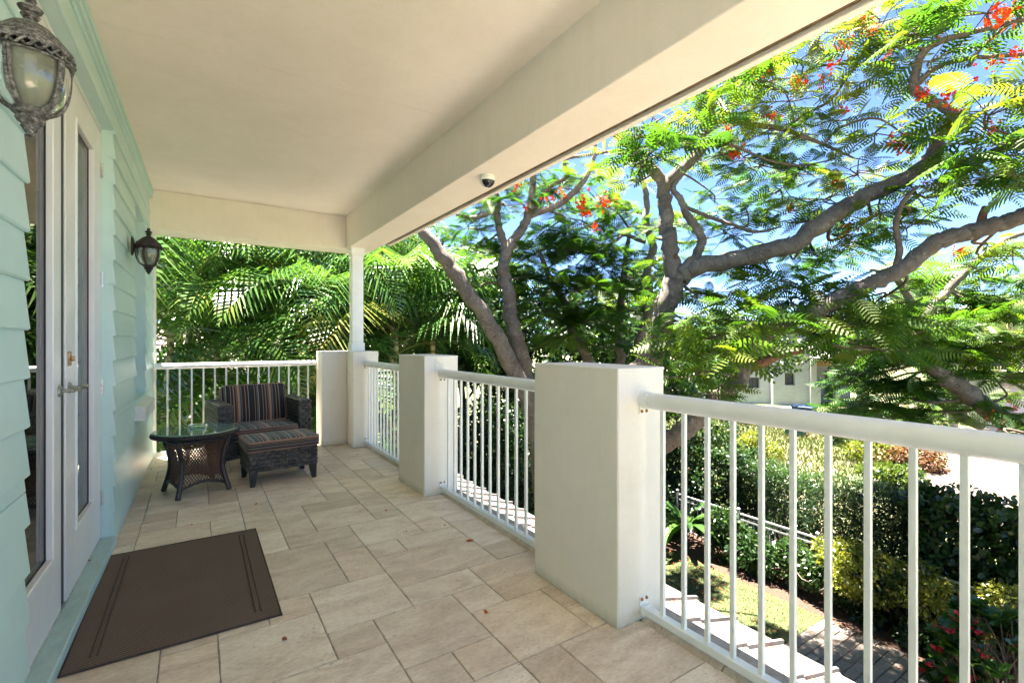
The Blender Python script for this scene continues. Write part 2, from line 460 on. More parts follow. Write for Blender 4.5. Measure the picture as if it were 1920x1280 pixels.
class MB:
    def __init__(s):
        s.v = []; s.f = []; s.t = []; s.mi = []

    def add(s, vs, fs, tint=0.5, mi=0):
        b = len(s.v)
        s.v += [tuple(v) for v in vs]
        s.f += [tuple(b + i for i in f) for f in fs]
        s.t += [tint] * len(vs)
        s.mi += [mi] * len(fs)

    def box(s, x0, x1, y0, y1, z0, z1, tint=0.5, mi=0):
        s.add([(x0, y0, z0), (x1, y0, z0), (x1, y1, z0), (x0, y1, z0), (x0, y0, z1), (x1, y0, z1), (x1, y1, z1), (x0, y1, z1)],
              [(0, 3, 2, 1), (4, 5, 6, 7), (0, 1, 5, 4), (1, 2, 6, 5), (2, 3, 7, 6), (3, 0, 4, 7)], tint, mi)

    def bbox(s, x0, x1, y0, y1, z0, z1, b=0.006, mi=0):
        """box with all edges chamfered"""
        vs = []; idx = {}
        for sx in (0, 1):
            for sy in (0, 1):
                for sz in (0, 1):
                    X = (x0, x1)[sx]; Y = (y0, y1)[sy]; Z = (z0, z1)[sz]
                    dx = b * (1 - 2 * sx); dy = b * (1 - 2 * sy); dz = b * (1 - 2 * sz)
                    for ax, p in enumerate(((X, Y + dy, Z + dz), (X + dx, Y, Z + dz), (X + dx, Y + dy, Z))):
                        idx[(sx, sy, sz, ax)] = len(vs); vs.append(p)
        I = lambda *k: idx[k]
        fs = []
        for q in (0, 1):
            f = [I(q, 0, 0, 0), I(q, 1, 0, 0), I(q, 1, 1, 0), I(q, 0, 1, 0)]; fs.append(f if q else f[::-1])
            f = [I(0, q, 0, 1), I(1, q, 0, 1), I(1, q, 1, 1), I(0, q, 1, 1)]; fs.append(f[::-1] if q else f)
            f = [I(0, 0, q, 2), I(1, 0, q, 2), I(1, 1, q, 2), I(0, 1, q, 2)]; fs.append(f if q else f[::-1])
        for a in (0, 1):
            for c in (0, 1):
                fs.append([I(a, c, 0, 0), I(a, c, 1, 0), I(a, c, 1, 1), I(a, c, 0, 1)])
                fs.append([I(a, 0, c, 0), I(a, 1, c, 0), I(a, 1, c, 2), I(a, 0, c, 2)])
                fs.append([I(0, a, c, 1), I(1, a, c, 1), I(1, a, c, 2), I(0, a, c, 2)])
                for e in (0, 1):
                    fs.append([I(a, c, e, 0), I(a, c, e, 1), I(a, c, e, 2)])
        s.add(vs, fs, 0.5, mi)

    def tube(s, pts, rad, n=8, cap=True, tint=0.5, mi=0, flat=1.0):
        pts = [Vector(p) for p in pts]
        if not hasattr(rad, '__len__'): rad = [rad] * len(pts)
        vs = []; fs = []
        up = None
        for i, p in enumerate(pts):
            a = pts[max(0, i - 1)]; b = pts[min(len(pts) - 1, i + 1)]
            d = (b - a).normalized()
            if up is None:
                up = Vector((0, 0, 1)) if abs(d.z) < 0.9 else Vector((1, 0, 0))
            x = d.cross(up)
            if x.length < 1e-4: x = d.orthogonal()
            x.normalize(); y = x.cross(d).normalized(); up = y
            for k in range(n):
                t = 2 * math.pi * k / n
                vs.append(p + (x * math.cos(t) + y * math.sin(t) * flat) * rad[i])
        for i in range(len(pts) - 1):
            for k in range(n):
                k2 = (k + 1) % n
                fs.append((i * n + k, i * n + k2, (i + 1) * n + k2, (i + 1) * n + k))
        if cap:
            fs.append(tuple(range(n - 1, -1, -1)))
            o = (len(pts) - 1) * n
            fs.append(tuple(range(o, o + n)))
        s.add(vs, fs, tint, mi)

    def lathe(s, prof, n=24, c=(0, 0, 0), mi=0):
        vs = []; fs = []
        for r, z in prof:
            for k in range(n):
                t = 2 * math.pi * k / n
                vs.append((c[0] + r * math.cos(t), c[1] + r * math.sin(t), c[2] + z))
        for i in range(len(prof) - 1):
            for k in range(n):
                k2 = (k + 1) % n
                fs.append((i * n + k, i * n + k2, (i + 1) * n + k2, (i + 1) * n + k))
        s.add(vs, fs, 0.5, mi)

    def build(s, name, mats, parent=None, smooth=False, loc=None, **kw):
        me = bpy.data.meshes.new(name)
        off = Vector(loc) if loc is not None else None
        vs = s.v if off is None else [(v[0] - off[0], v[1] - off[1], v[2] - off[2]) for v in s.v]
        me.from_pydata(vs, [], s.f)
        if not isinstance(mats, (list, tuple)): mats = [mats]
        for m_ in mats: me.materials.append(m_)
        if len(mats) > 1: me.polygons.foreach_set('material_index', s.mi)
        at = me.attributes.new('tint', 'FLOAT', 'POINT')
        at.data.foreach_set('value', s.t)
        if smooth:
            me.polygons.foreach_set('use_smooth', [True] * len(me.polygons))
            if smooth == 'auto':
                me.set_sharp_from_angle(angle=R(40))
        me.update()
        return link(name, me, parent, off, **kw)


def link(name, me, parent=None, loc=None, rot=None, scale=None, **kw):
    o = bpy.data.objects.new(name, me)
    COL.objects.link(o)
    if parent is not None: o.parent = parent
    if loc is not None: o.location = loc
    if rot is not None: o.rotation_euler = rot
    if scale is not None: o.scale = scale
    return tag(o, **kw)


def bulk(name, V, F, mat, tint, parent=None, loc=None, smooth=False, **kw):
    """numpy mesh of quads or triangles"""
    me = bpy.data.meshes.new(name)
    V = np.asarray(V, dtype=np.float32)
    if loc is not None: V = V - np.asarray(loc, dtype=np.float32)
    nf, k = F.shape
    me.vertices.add(len(V)); me.vertices.foreach_set('co', V.ravel())
    me.loops.add(nf * k); me.loops.foreach_set('vertex_index', F.astype(np.int32).ravel())
    me.polygons.add(nf)
    me.polygons.foreach_set('loop_start', np.arange(0, nf * k, k, dtype=np.int32))
    me.polygons.foreach_set('loop_total', np.full(nf, k, dtype=np.int32))
    me.materials.append(mat)
    at = me.attributes.new('tint', 'FLOAT', 'POINT')
    at.data.foreach_set('value', np.asarray(tint, dtype=np.float32))
    me.update(calc_edges=True)
    if smooth: me.polygons.foreach_set('use_smooth', np.ones(nf, dtype=bool))
    return link(name, me, parent, loc, **kw)


def frames(dirs, ups):
    """orthonormal bases: x along dir, z near up"""
    x = dirs / np.linalg.norm(dirs, axis=1, keepdims=True)
    y = np.cross(ups, x); ny = np.linalg.norm(y, axis=1, keepdims=True); ny[ny < 1e-5] = 1
    y = y / ny
    z = np.cross(x, y)
    return np.stack([x, y, z], axis=2)      # columns


def scatter(tv, tf, P, B, S, name, mat, tint, **kw):
    """bake many copies of a small template (tv,tf) into one mesh"""
    n = len(P); k = len(tv)
    V = np.einsum('nij,kj->nki', B, tv) * S[:, None, None] + P[:, None, :]
    F = (tf[None, :, :] + (np.arange(n) * k)[:, None, None]).reshape(-1, tf.shape[1])
    T = np.repeat(tint, k)
    return bulk(name, V.reshape(-1, 3), F, mat, T, **kw)


def catmull(pts, sub=5):
    P = [Vector(p) for p in pts]
    P = [P[0] * 2 - P[1]] + P + [P[-1] * 2 - P[-2]]
    out = []
    for i in range(1, len(P) - 2):
        for k in range(sub):
            t = k / sub
            a, b, c, d = P[i - 1], P[i], P[i + 1], P[i + 2]
            out.append(0.5 * ((2 * b) + (c - a) * t + (2 * a - 5 * b + 4 * c - d) * t * t + (3 * b - a - 3 * c + d) * t ** 3))
    out.append(P[-2].copy())
    return out


def lerp_list(r, n):
    m = len(r) - 1
    return [r[min(m - 1, int(i * m / (n - 1)))] + (r[min(m, min(m - 1, int(i * m / (n - 1))) + 1)] - r[min(m - 1, int(i * m / (n - 1)))]) * (i * m / (n - 1) - min(m - 1, int(i * m / (n - 1)))) for i in range(n)]


# ================================================================= GROUND
g = MB(); g.add([(-300, -300, GZ), (600, -300, GZ), (600, 600, GZ), (-300, 600, GZ)], [(0, 1, 2, 3)])
g.build('ground', M['ground_mat'], kind='structure')
g = MB(); g.add([(3.0, 4.0, GZ + .012), (9.0, 4.0, GZ + .012), (9.0, 16, GZ + .012), (3.0, 16, GZ + .012)], [(0, 1, 2, 3)])
g.build('lawn', M['lawn_mat'], kind='structure')
g = MB(); g.add([(9.0, -4, GZ + .008), (12.0, -4, GZ + .008), (12.0, 17, GZ + .008), (9.0, 17, GZ + .008)], [(0, 1, 2, 3)])
g.build('garden_bed', M['mulch'], kind='structure')
dr = MB()
dp = [(14.5, -8), (15.0, 2.0), (17.2, 5.4), (20.0, 6.9), (23.6, 7.4), (27.0, 8.4), (36, 8.0), (40, -8)]
dr.add([(x, y, GZ + .02) for x, y in dp], [tuple(range(len(dp)))])
dr.build('driveway', M['driveway_paver'], kind='structure')
# paved path
pth = MB(); pth.add([(2.2, -3, GZ + .004), (9.0, -3, GZ + .004), (9.0, 4.0, GZ + .004), (2.2, 4.0, GZ + .004)], [(0, 1, 2, 3)])
path = pth.build('path', M['sand_joint'], kind='structure')
pw, pl = 0.16, 0.24
cand = []
j = 0
y = 3.98
while y > -2.9:
    x = 8.98 - (pl / 2 if j % 2 else 0)
    while x > 2.6:
        cand.append((x - pl, y - pw)); x -= pl
    y -= pw; j += 1
cand.sort(key=lambda c: (c[0] - 8.1) ** 2 + (c[1] - 2.9) ** 2 * 0.8)
pav = []
for v in range(4):
    b = MB()
    e = [rnd.uniform(-.004, .004) for _ in range(4)]
    b.bbox(-pl / 2 + .006 + e[0], pl / 2 - .006 + e[1], -pw / 2 + .006 + e[2], pw / 2 - .006 + e[3], 0, 0.035, .007)
    me = bpy.data.meshes.new('paver'); me.from_pydata(b.v, [], b.f); me.materials.append(M['paver_stone']); pav.append(me)
for i, (x, y) in enumerate(cand[:295]):
    link('paver', pav[i % 4], path, (x + pl / 2, y + pw / 2, GZ + .004 + rnd.uniform(-.003, .004)), (rnd.uniform(-.01, .01), rnd.uniform(-.01, .01), rnd.uniform(-.01, .01)))
rest = MB()
for x, y in cand[295:]:
    rest.box(x + .006, x + pl - .006, y + .006, y + pw - .006, GZ + .004, GZ + .036)
rest.build('distant_pavers', M['paver_stone'], path, kind='stuff')

# grass blades and fallen petals
n = 42000
P = np.stack([npr.uniform(5.2, 9.0, n), npr.uniform(4.0, 11.5, n), np.full(n, GZ + .012)], 1)
a = npr.uniform(0, 6.28, n)
d = np.stack([np.cos(a) * .5, np.sin(a) * .5, np.ones(n)], 1)
tv = np.array([[0, -.0035, 0], [0, .0035, 0], [.04, 0, 0]]); tf = np.array([[0, 1, 2]])
scatter(tv, tf, P, frames(d, npr.normal(0, 1, (n, 3))), npr.uniform(.6, 1.3, n), 'grass', M['grass_leaf'], npr.uniform(0, 1, n), kind='stuff')


def petal_patch(name, pts, size, parent=None):
    n = len(pts)
    a = npr.uniform(0, 6.28, n)
    d = np.stack([np.cos(a), np.sin(a), npr.uniform(-.2, .2, n)], 1)
    tv = np.array([[-.5, 0, 0], [0, .35, .06], [.5, 0, .02], [0, -.35, .05]]); tf = np.array([[0, 3, 2, 1]])
    up = np.stack([npr.uniform(-.3, .3, n), npr.uniform(-.3, .3, n), np.ones(n)], 1)
    return scatter(tv, tf, np.array(pts), frames(d, up), npr.uniform(.6, 1.4, n) * size, name, M['petal'], npr.uniform(0, 1, n), parent=parent, kind='stuff')


n = 2600
petal_patch('fallen_petals', np.stack([npr.uniform(5.2, 9.0, n), npr.uniform(4.0, 11.5, n), np.full(n, GZ + .045)], 1), .034)
n = 420
petal_patch('fallen_petals', np.stack([npr.uniform(4, 9.0, n), npr.uniform(0, 4, n), np.full(n, GZ + .048)], 1), .032)

# ================================================================= HOUSE: floor, walls, ceiling
slab = MB()
slab.box(-0.62, 1.80, -7.5, 6.98, -.20, -.0055)
slab.box(1.80, 2.06, -7.5, 6.98, -.20, -.045)
floor = slab.build('balcony_floor', M['grout'], kind='structure')
GX = [0.075 + .2125 * i for i in range(-3, 9)]; GX[-1] = 1.80       # -3..8
gy = lambda j: 1.69 + .2155 * j
NXC = 11; J0, J1 = -24, 25
occ = {}
tiles = []


def put(i0, i1, j0, j1):
    for i in range(i0, i1):
        for jj in range(j0, j1):
            if (i, jj) in occ or i < -3 or i >= 8: return False
    for i in range(i0, i1):
        for jj in range(j0, j1): occ[(i, jj)] = 1
    tiles.append((i0, i1, j0, j1))
    return True


for q in [(3, 5, 1, 3), (2, 3, 2, 3), (2, 4, 3, 5), (5, 7, 0, 2), (5, 6, 2, 3), (7, 8, 1, 2), (7, 8, 4, 5), (4, 7, 4, 6), (4, 6, 3, 4), (6, 8, 2, 4),
          (4, 5, 0, 1), (3, 4, 5, 7), (3, 4, 7, 8), (4, 5, 6, 7), (4, 6, 7, 9), (5, 7, 6, 7), (7, 8, 5, 8), (6, 7, 7, 8), (0, 2, 2, 4), (0, 3, 0, 2), (3, 4, 0, 1),
          (1, 3, 5, 8), (6, 8, 8, 10), (3, 5, 9, 11), (5, 6, 9, 12), (6, 8, -2, 0), (3, 5, -2, 0), (5, 6, -2, 0), (0, 1, -1, 0), (1, 3, -2, 0),
          (-3, -2, 13, 15), (-2, -1, 13, 14), (-1, 1, 12, 14), (-2, 0, 10, 12), (1, 2, 10, 13), (2, 4, 12, 14)]:
    put(*q)
for jj in range(J0, J1):
    for i in range(-3, 8):
        if (i, jj) in occ: continue
        opts = [(3, 2), (2, 2), (2, 2), (2, 1), (1, 2), (2, 3), (1, 1)]
        rnd.shuffle(opts)
        for w, h in opts:
            if i + w <= 8 and put(i, i + w, jj, jj + h): break
        else:
            put(i, i + 1, jj, jj + 1)
X_ = lambda i: GX[i + 3]
for (i0, i1, j0, j1) in tiles:
    x0, x1, y0, y1 = X_(i0) + .0015, X_(i1) - .0015, gy(j0) + .0015, gy(j1) - .0015
    y1 = min(y1, 6.93)
    if y1 <= y0 or y0 < -3.4: continue
    b = MB()
    # uneven tumbled outline
    def edge(xa, ya, xb, yb, nrm):
        L = math.hypot(xb - xa, yb - ya); k = max(2, int(L / .03)); out = []
        for q in range(k):
            t = q / k
            o = rnd.uniform(0, .0028) if q else .002
            out.append((xa + (xb - xa) * t + nrm[0] * o, ya + (yb - ya) * t + nrm[1] * o))
        return out
    ol = edge(x0, y0, x1, y0, (0, 1)) + edge(x1, y0, x1, y1, (-1, 0)) + edge(x1, y1, x0, y1, (0, -1)) + edge(x0, y1, x0, y0, (1, 0))
    cx, cy = (x0 + x1) / 2, (y0 + y1) / 2
    zt = rnd.uniform(-.0010, 0)
    m_ = len(ol)
    sh = .0035
    inn = [(min(max(x, x0 + sh), x1 - sh), min(max(y, y0 + sh), y1 - sh)) for x, y in ol]
    vs = [(x - cx, y - cy, -.02) for x, y in ol] + [(x - cx, y - cy, zt - .003) for x, y in ol] + [(x - cx, y - cy, zt) for x, y in inn]
    fs = [(k, (k + 1) % m_, m_ + (k + 1) % m_, m_ + k) for k in range(m_)] + [(m_ + k, m_ + (k + 1) % m_, 2 * m_ + (k + 1) % m_, 2 * m_ + k) for k in range(m_)]
    fs.append(tuple(range(2 * m_, 3 * m_)))
    b.add(vs, fs)
    o = b.build('floor_tile', M['travertine'], floor)
    o.location = (cx, cy, 0)
deck = MB(); deck.box(-.60, 1.80, -7.45, -3.42, -.0054, -.001); deck.build('bounce_deck', M['travertine'], kind='structure')  # unseen deck added behind the camera to bounce warm sunlight onto the balcony
# bullnose edge stones between and beside the piers
for a, b_ in ((-2.55, -0.68), (-0.03, 1.62), (2.28, 3.92), (4.56, 6.22)):
    y = a
    while y < b_ - .05:
        y2 = min(y + .61, b_)
        b = MB()
        prof = [(1.802, -.035), (1.802, -.012), (1.806, -.004), (1.815, .004), (1.85, .012), (1.88, .012), (1.91, .004), (1.925, -.012), (1.925, -.035)]
        vs = []
        k = 7
        for q in range(k):
            yy = y + .003 + (y2 - y - .006) * q / (k - 1)
            vs += [(px + rnd.uniform(-.001, .001), yy, pz + rnd.uniform(-.0012, .0012)) for px, pz in prof]
        L = len(prof)
        fs = [(q * L + t, q * L + t + 1, (q + 1) * L + t + 1, (q + 1) * L + t) for q in range(k - 1) for t in range(L - 1)]
        fs += [tuple(range(L))[::-1], tuple(range((k - 1) * L, k * L))]
        b.add(vs, fs)
        b.build('bullnose_stone', M['travertine'], floor, loc=(1.86, (y + y2) / 2, 0), smooth='auto')
        y = y2

# left wall (slightly out of parallel with the railing, as measured)
WROT = -0.0125
wall = empty('house_wall', (-0.505, 0, 0), WROT, kind='structure')
OPEN_D = (2.30, 4.15, -0.1, 2.755)
OPEN_W = (5.30, 6.12, 0.83, 2.56)
YEND = 6.97
back = MB()
xb0, xb1 = -.10, -.045
for (a, b_, c, d_) in ((-2.6, OPEN_D[0], -.2, 3.0), (OPEN_D[0], OPEN_D[1], OPEN_D[3], 3.0), (OPEN_D[1], OPEN_W[0], -.2, 3.0),
                       (OPEN_W[0], OPEN_W[1], -.2, OPEN_W[2]), (OPEN_W[0], OPEN_W[1], OPEN_W[3], 3.0), (OPEN_W[1], YEND, -.2, 3.0)):
    back.box(xb0, xb1, a, b_, c, d_)
back.build('sheathing', M['siding_paint'], wall)


def intervals(z0, z1):
    cuts = [-2.6, YEND]
    ev = [(-2.6, YEND)]
    for (a, b_, c, d_) in (OPEN_D, OPEN_W):
        if z1 > c + .002 and z0 < d_ - .002:
            ev = [s for (p, q) in ev for s in ((p, min(q, a)), (max(p, b_), q)) if s[1] > s[0] + .01]
    return ev


def board(ya, yb, z0, z1, lip, topx):
    b = MB()
    j1, j2 = rnd.uniform(-.001, .001), rnd.uniform(-.001, .001)
    e = .006
    pr = [(-.044, z0 + .002), (lip - e, z0), (lip, z0 + .006), (topx, z1 + .012), (-.044, z1 + .012)]
    vs = [(x, ya + (.0015 if 0 else 0), z + j1) for x, z in pr] + [(x, yb, z + j2) for x, z in pr]
    fs = [(k, k + 5, (k + 1) % 5 + 5, (k + 1) % 5) for k in range(5)] + [(4, 3, 2, 1, 0), (5, 6, 7, 8, 9)]
    b.add(vs, [f[::-1] for f in fs])
    return b.build('siding_board', M['siding_paint'], wall, loc=(0, (ya + yb) / 2, z0))


K = .168
for k in range(-1, 18):
    z0 = .045 + K * k; z1 = z0 + K
    z0c, z1c = max(z0, -.15), min(z1, 2.985)
    if z0c >= z1c - .02: continue
    segs = []
    bands = sorted({z0c, z1c} | {z for z in (OPEN_D[3], OPEN_W[2], OPEN_W[3]) if z0c + .004 < z < z1c - .004})
    for a, c in zip(bands, bands[1:]):
        lip = -.009 - .017 * (a - z0) / K
        tx = -.009 - .017 * (c - z0) / K
        for (p, q) in intervals(a, c):
            # boards come in lengths: break the long runs
            board(p, q, a, c - (.010 if c < z1c - .001 else 0), lip, tx)
# opening jambs and header for the door
jb = MB()
jb.bbox(-.18, -.032, OPEN_D[1] + .001, OPEN_D[1] + .02, 0, OPEN_D[3] + .02, .002)
jb.build('door_jamb', M['siding_paint'], wall)
jb = MB(); jb.bbox(-.18, -.032, OPEN_D[0] - .02, OPEN_D[0] - .001, 0, OPEN_D[3] + .02, .002)
jb.build('door_jamb', M['siding_paint'], wall)
jb = MB(); jb.box(-.18, -.030, OPEN_D[0] - .001, OPEN_D[1] + .001, OPEN_D[3] - .003, OPEN_D[3] + .02)
jb.build('door_header', M['siding_paint'], wall)
# frieze moulding under the ceiling
fz = MB(); fz.box(-.03, .006, -2.6, YEND - .01, 2.915, 2.998); fz.build('frieze_board', M['siding_paint'], wall)
fz = MB(); fz.box(-.03, .015, -2.6, YEND - .02, 2.955, 2.9985); fz.build('cornice_strip', M['siding_paint'], wall)
cb = MB(); cb.box(-.05, .008, YEND, YEND + .018, -.2, 3.0); cb.build('corner_board', M['stucco'], wall)
# threshold sill
sl = MB(); sl.bbox(-.16, -.003, OPEN_D[0] + .002, OPEN_D[1] - .002, -.002, .052, .006)
sl.build('door_sill', M['sill_paint'], wall)
# window recess
wd = MB()
wd.box(-.22, -.02, OPEN_W[1] + .001, OPEN_W[1] + .02, OPEN_W[2], OPEN_W[3])
wd.box(-.22, -.02, OPEN_W[0] - .02, OPEN_W[0] - .001, OPEN_W[2], OPEN_W[3])
wd.box(-.22, -.02, OPEN_W[0], OPEN_W[1], OPEN_W[3] - .003, OPEN_W[3] + .02)
wd.build('window_reveal', M['siding_paint'], wall)
wf = MB()
for (a, b_, c, d_) in ((5.30, 5.36, .85, 2.556), (6.06, 6.12, .85, 2.556), (5.36, 6.06, .85, .91), (5.36, 6.06, 2.50, 2.556), (5.36, 6.06, 1.68, 1.72)):
    wf.box(-.20, -.15, a, b_, c, d_)
wfo = wf.build('window_frame', M['door_paint'], wall)
wp = MB(); wp.box(-.178, -.172, 5.36, 6.06, .91, 2.50); wp.build('window_pane', M['pane_glass'], wfo)
ws = MB()
ws.add([(-.15, 5.24, .845), (.055, 5.24, .775), (.055, 5.24, .665), (-.03, 5.24, .665), (-.15, 5.24, .70)] + [(-.15, 6.17, .845), (.055, 6.17, .775), (.055, 6.17, .665), (-.03, 6.17, .665), (-.15, 6.17, .70)],
       [(0, 1, 2, 3, 4), (9, 8, 7, 6, 5), (0, 5, 6, 1), (1, 6, 7, 2), (2, 7, 8, 3), (3, 8, 9, 4), (4, 9, 5, 0)])
ws.build('window_sill', M['window_stone'], wall)

# interior seen through the glass
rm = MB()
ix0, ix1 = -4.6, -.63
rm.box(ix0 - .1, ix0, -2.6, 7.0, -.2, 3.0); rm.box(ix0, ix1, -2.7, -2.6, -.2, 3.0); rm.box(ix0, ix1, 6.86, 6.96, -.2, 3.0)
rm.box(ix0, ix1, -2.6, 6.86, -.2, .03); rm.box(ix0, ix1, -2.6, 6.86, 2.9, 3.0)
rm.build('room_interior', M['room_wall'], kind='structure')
up = MB(); up.box(-8, -.64, -8, 6.96, GZ, -.2); up.box(-8, -4.7, -8, 6.96, -.2, 3.0); up.box(-4.6, -.64, -8, -2.7, -.2, 3.0)
up.build('house_body', M['house_wall_paint'], kind='structure')
lw = MB(); lw.box(-.6, 1.9, -8, 6.9, GZ, -.205); lw.build('lower_wall', M['house_wall_paint'], kind='structure')

# ceiling and beams
ce = MB(); ce.box(-.55, 1.70, -1.6, 3.236, 3.0, 3.05); ce.box(-.55, 1.70, 3.240, 6.60, 3.0, 3.05)
ceil = ce.build('ceiling', M['ceiling_paint'], kind='structure')
rf = MB(); rf.box(-8, 2.06, -1.7, 7.05, 3.052, 3.30); rf.box(-8, -.64, -8, -1.7, 3.052, 3.30); rf.build('house_roof_slab', M['stucco'], kind='structure')  # cut short behind the camera so sun reaches the added deck
bm = MB(); bm.bbox(1.638, 1.976, -1.6, 6.90, 2.57, 3.04, .005)
lb = bm.build('long_beam', M['ceiling_paint'], kind='structure')
fs_ = MB(); fs_.bbox(2.022, 2.062, -1.6, 6.02, 2.565, 3.045, .003); fs_.build('fascia_board', M['stucco'], lb)
gr = MB(); gr.box(1.977, 2.0215, -1.6, 6.00, 2.592, 2.66)
gr.box(1.990, 1.996, -1.6, 6.00, 2.578, 2.591); gr.box(2.006, 2.011, -1.6, 6.00, 2.580, 2.591)
gr.build('track_groove', M['groove_brown'], lb)
bm = MB(); bm.bbox(-.50, 1.6375, 6.53, 6.90, 2.57, 3.04, .005); bm.build('end_beam', M['ceiling_paint'], kind='structure')

# piers
def pier(y0, y1, label, extra=None):
    b = MB(); b.bbox(1.645, 1.970, y0, y1, .0, 1.222, .006)
    t = empty('pier', (1.8, (y0 + y1) / 2, 0), label=label, cat='pier', group='stucco piers along the balcony edge')
    o = b.build('pier_body', M['stucco'], t, loc=(1.8, (y0 + y1) / 2, 0)); o.location = (0, 0, 0)
    c = MB(); c.bbox(1.6435, 1.9715, y0 - .0015, y1 + .0015, 1.206, 1.2235, .004)
    o = c.build('pier_cap', M['stucco'], t, loc=(1.8, (y0 + y1) / 2, 0)); o.location = (0, 0, 0)
    return t


pier(1.617, 2.285, 'large cream stucco pier nearest the camera in the foreground')
pier(3.92, 4.555, 'cream stucco pier in the middle, between the two short railings')
pier(6.22, 6.545, 'square cream pier at the far corner carrying the white column')
pier(-0.69, -0.03, 'cream stucco pier out of view behind the right end of the railing')
b = MB(); b.bbox(1.338, 1.969, 6.549, 6.90, 0, 1.2215, .005)
o = b.build('corner_wall', M['stucco'], None, loc=(1.65, 6.7, 0), label='low cream stucco wall beside the far corner pier behind the armchair', cat='low wall')
# column
ct = empty('column', (1.745, 6.43, 1.2235), label='white square post standing on the far corner pier under the beam', cat='column')
for nm, hw, z0, z1 in (('column_shaft', .072, 0.112, 1.265), ('column_base', .086, 0, .112), ('column_capital', .086, 1.265, 1.3465)):
    b = MB(); b.bbox(-hw, hw, -hw, hw, z0, z1, .003); b.build(nm, M['white_paint'], ct)
b = MB(); b.bbox(-.078, .078, -.078, .078, 1.245, 1.2648, .003); b.build('column_collar', M['white_paint'], ct)


# railings
def railing(ya, yb, label, first, xr=1.818):
    """along y"""
    t = empty('railing', (xr, (ya + yb) / 2, 0), label=label, cat='railing', group='white balcony railings')
    L = (yb - ya) / 2
    b = MB(); b.tube([(0, -L + .001, 1.066), (0, L - .001, 1.066)], .039, 20); b.build('handrail', M['white_paint'], t, smooth='auto')
    b = MB(); b.bbox(-.022, .022, -L + .002, L - .002, .034, .070, .003); b.build('bottom_rail', M['white_paint'], t)
    for s in (-1, 1):
        for nm, z, zz in (('upper_bracket', 1.066, 1.0), ('lower_bracket', .052, .115)):
            b = MB()
            if z > 1: b.tube([(0, s * L, 1.066), (0, s * (L - .045), 1.066)], .0425, 20)
            else: b.bbox(-.026, .026, min(s * L, s * (L - .03)), max(s * L, s * (L - .03)), .030, .074, .003)
            b.bbox(-.03, .03, min(s * L, s * (L - .005)), max(s * L, s * (L - .005)), min(z, zz) + (0 if z > 1 else .02), max(z, zz) - (.02 if z > 1 else 0), .001)
            br = b.build(nm, M['white_paint'], t, smooth='auto')
            b = MB()
            for sx in (-.016, .016):
                pc = 1.012 if z > 1 else .103
                b.lathe([(0, .007), (.0065, .006), (.0095, 0)], 8)
                k = len(b.v) - 24
                for q in range(k, len(b.v)):
                    x, y, zq = b.v[q]; b.v[q] = (sx + x, s * (L - .0048) - s * zq, pc + y)
            b.build('rusty_bolt', M['rust'], br)
    y = first
    while y > ya + .02:
        if y < yb - .02:
            b = MB(); b.bbox(-.0095, .0095, -.0095, .0095, .069, 1.03, .0015)
            o = b.build('baluster', M['white_paint'], t); o.location = (0, y - (ya + yb) / 2, 0)
        y -= .1175
    return t


railing(-0.03, 1.617, 'white railing at right in the foreground, from the nearest pier out of frame', 1.50)
railing(2.285, 3.92, 'white railing between the nearest and the middle pier', 3.795)
railing(4.555, 6.22, 'short white railing between the middle pier and the far corner pier', 6.12)
railing(-7.3, -0.69, 'white railing out of view behind the camera side pier', -.80)
# back railing along x
t = empty('railing', (.455, 6.87, 0), label='white railing at the far end behind the armchair and round table', cat='railing', group='white balcony railings')
xa, xb = -.415, 1.338
b = MB(); b.tube([(xa - .455, 0, 1.062), (xb - .456, 0, 1.062)], .034, 20); b.build('handrail', M['white_paint'], t, smooth='auto')
b = MB(); b.bbox(xa - .455, xb - .457, -.02, .02, .02, .075, .003); b.build('bottom_rail', M['white_paint'], t)
b = MB(); b.bbox(xb - .457 - .006, xb - .457, -.03, .03, .985, 1.06, .001); b.build('upper_bracket', M['white_paint'], t)
x = -.299
while x < xb - .03:
    b = MB(); b.bbox(-.0095, .0095, -.0095, .0095, .074, 1.03, .0015)
    o = b.build('baluster', M['white_paint'], t); o.location = (x - .455, 0, 0)
    x += .1175

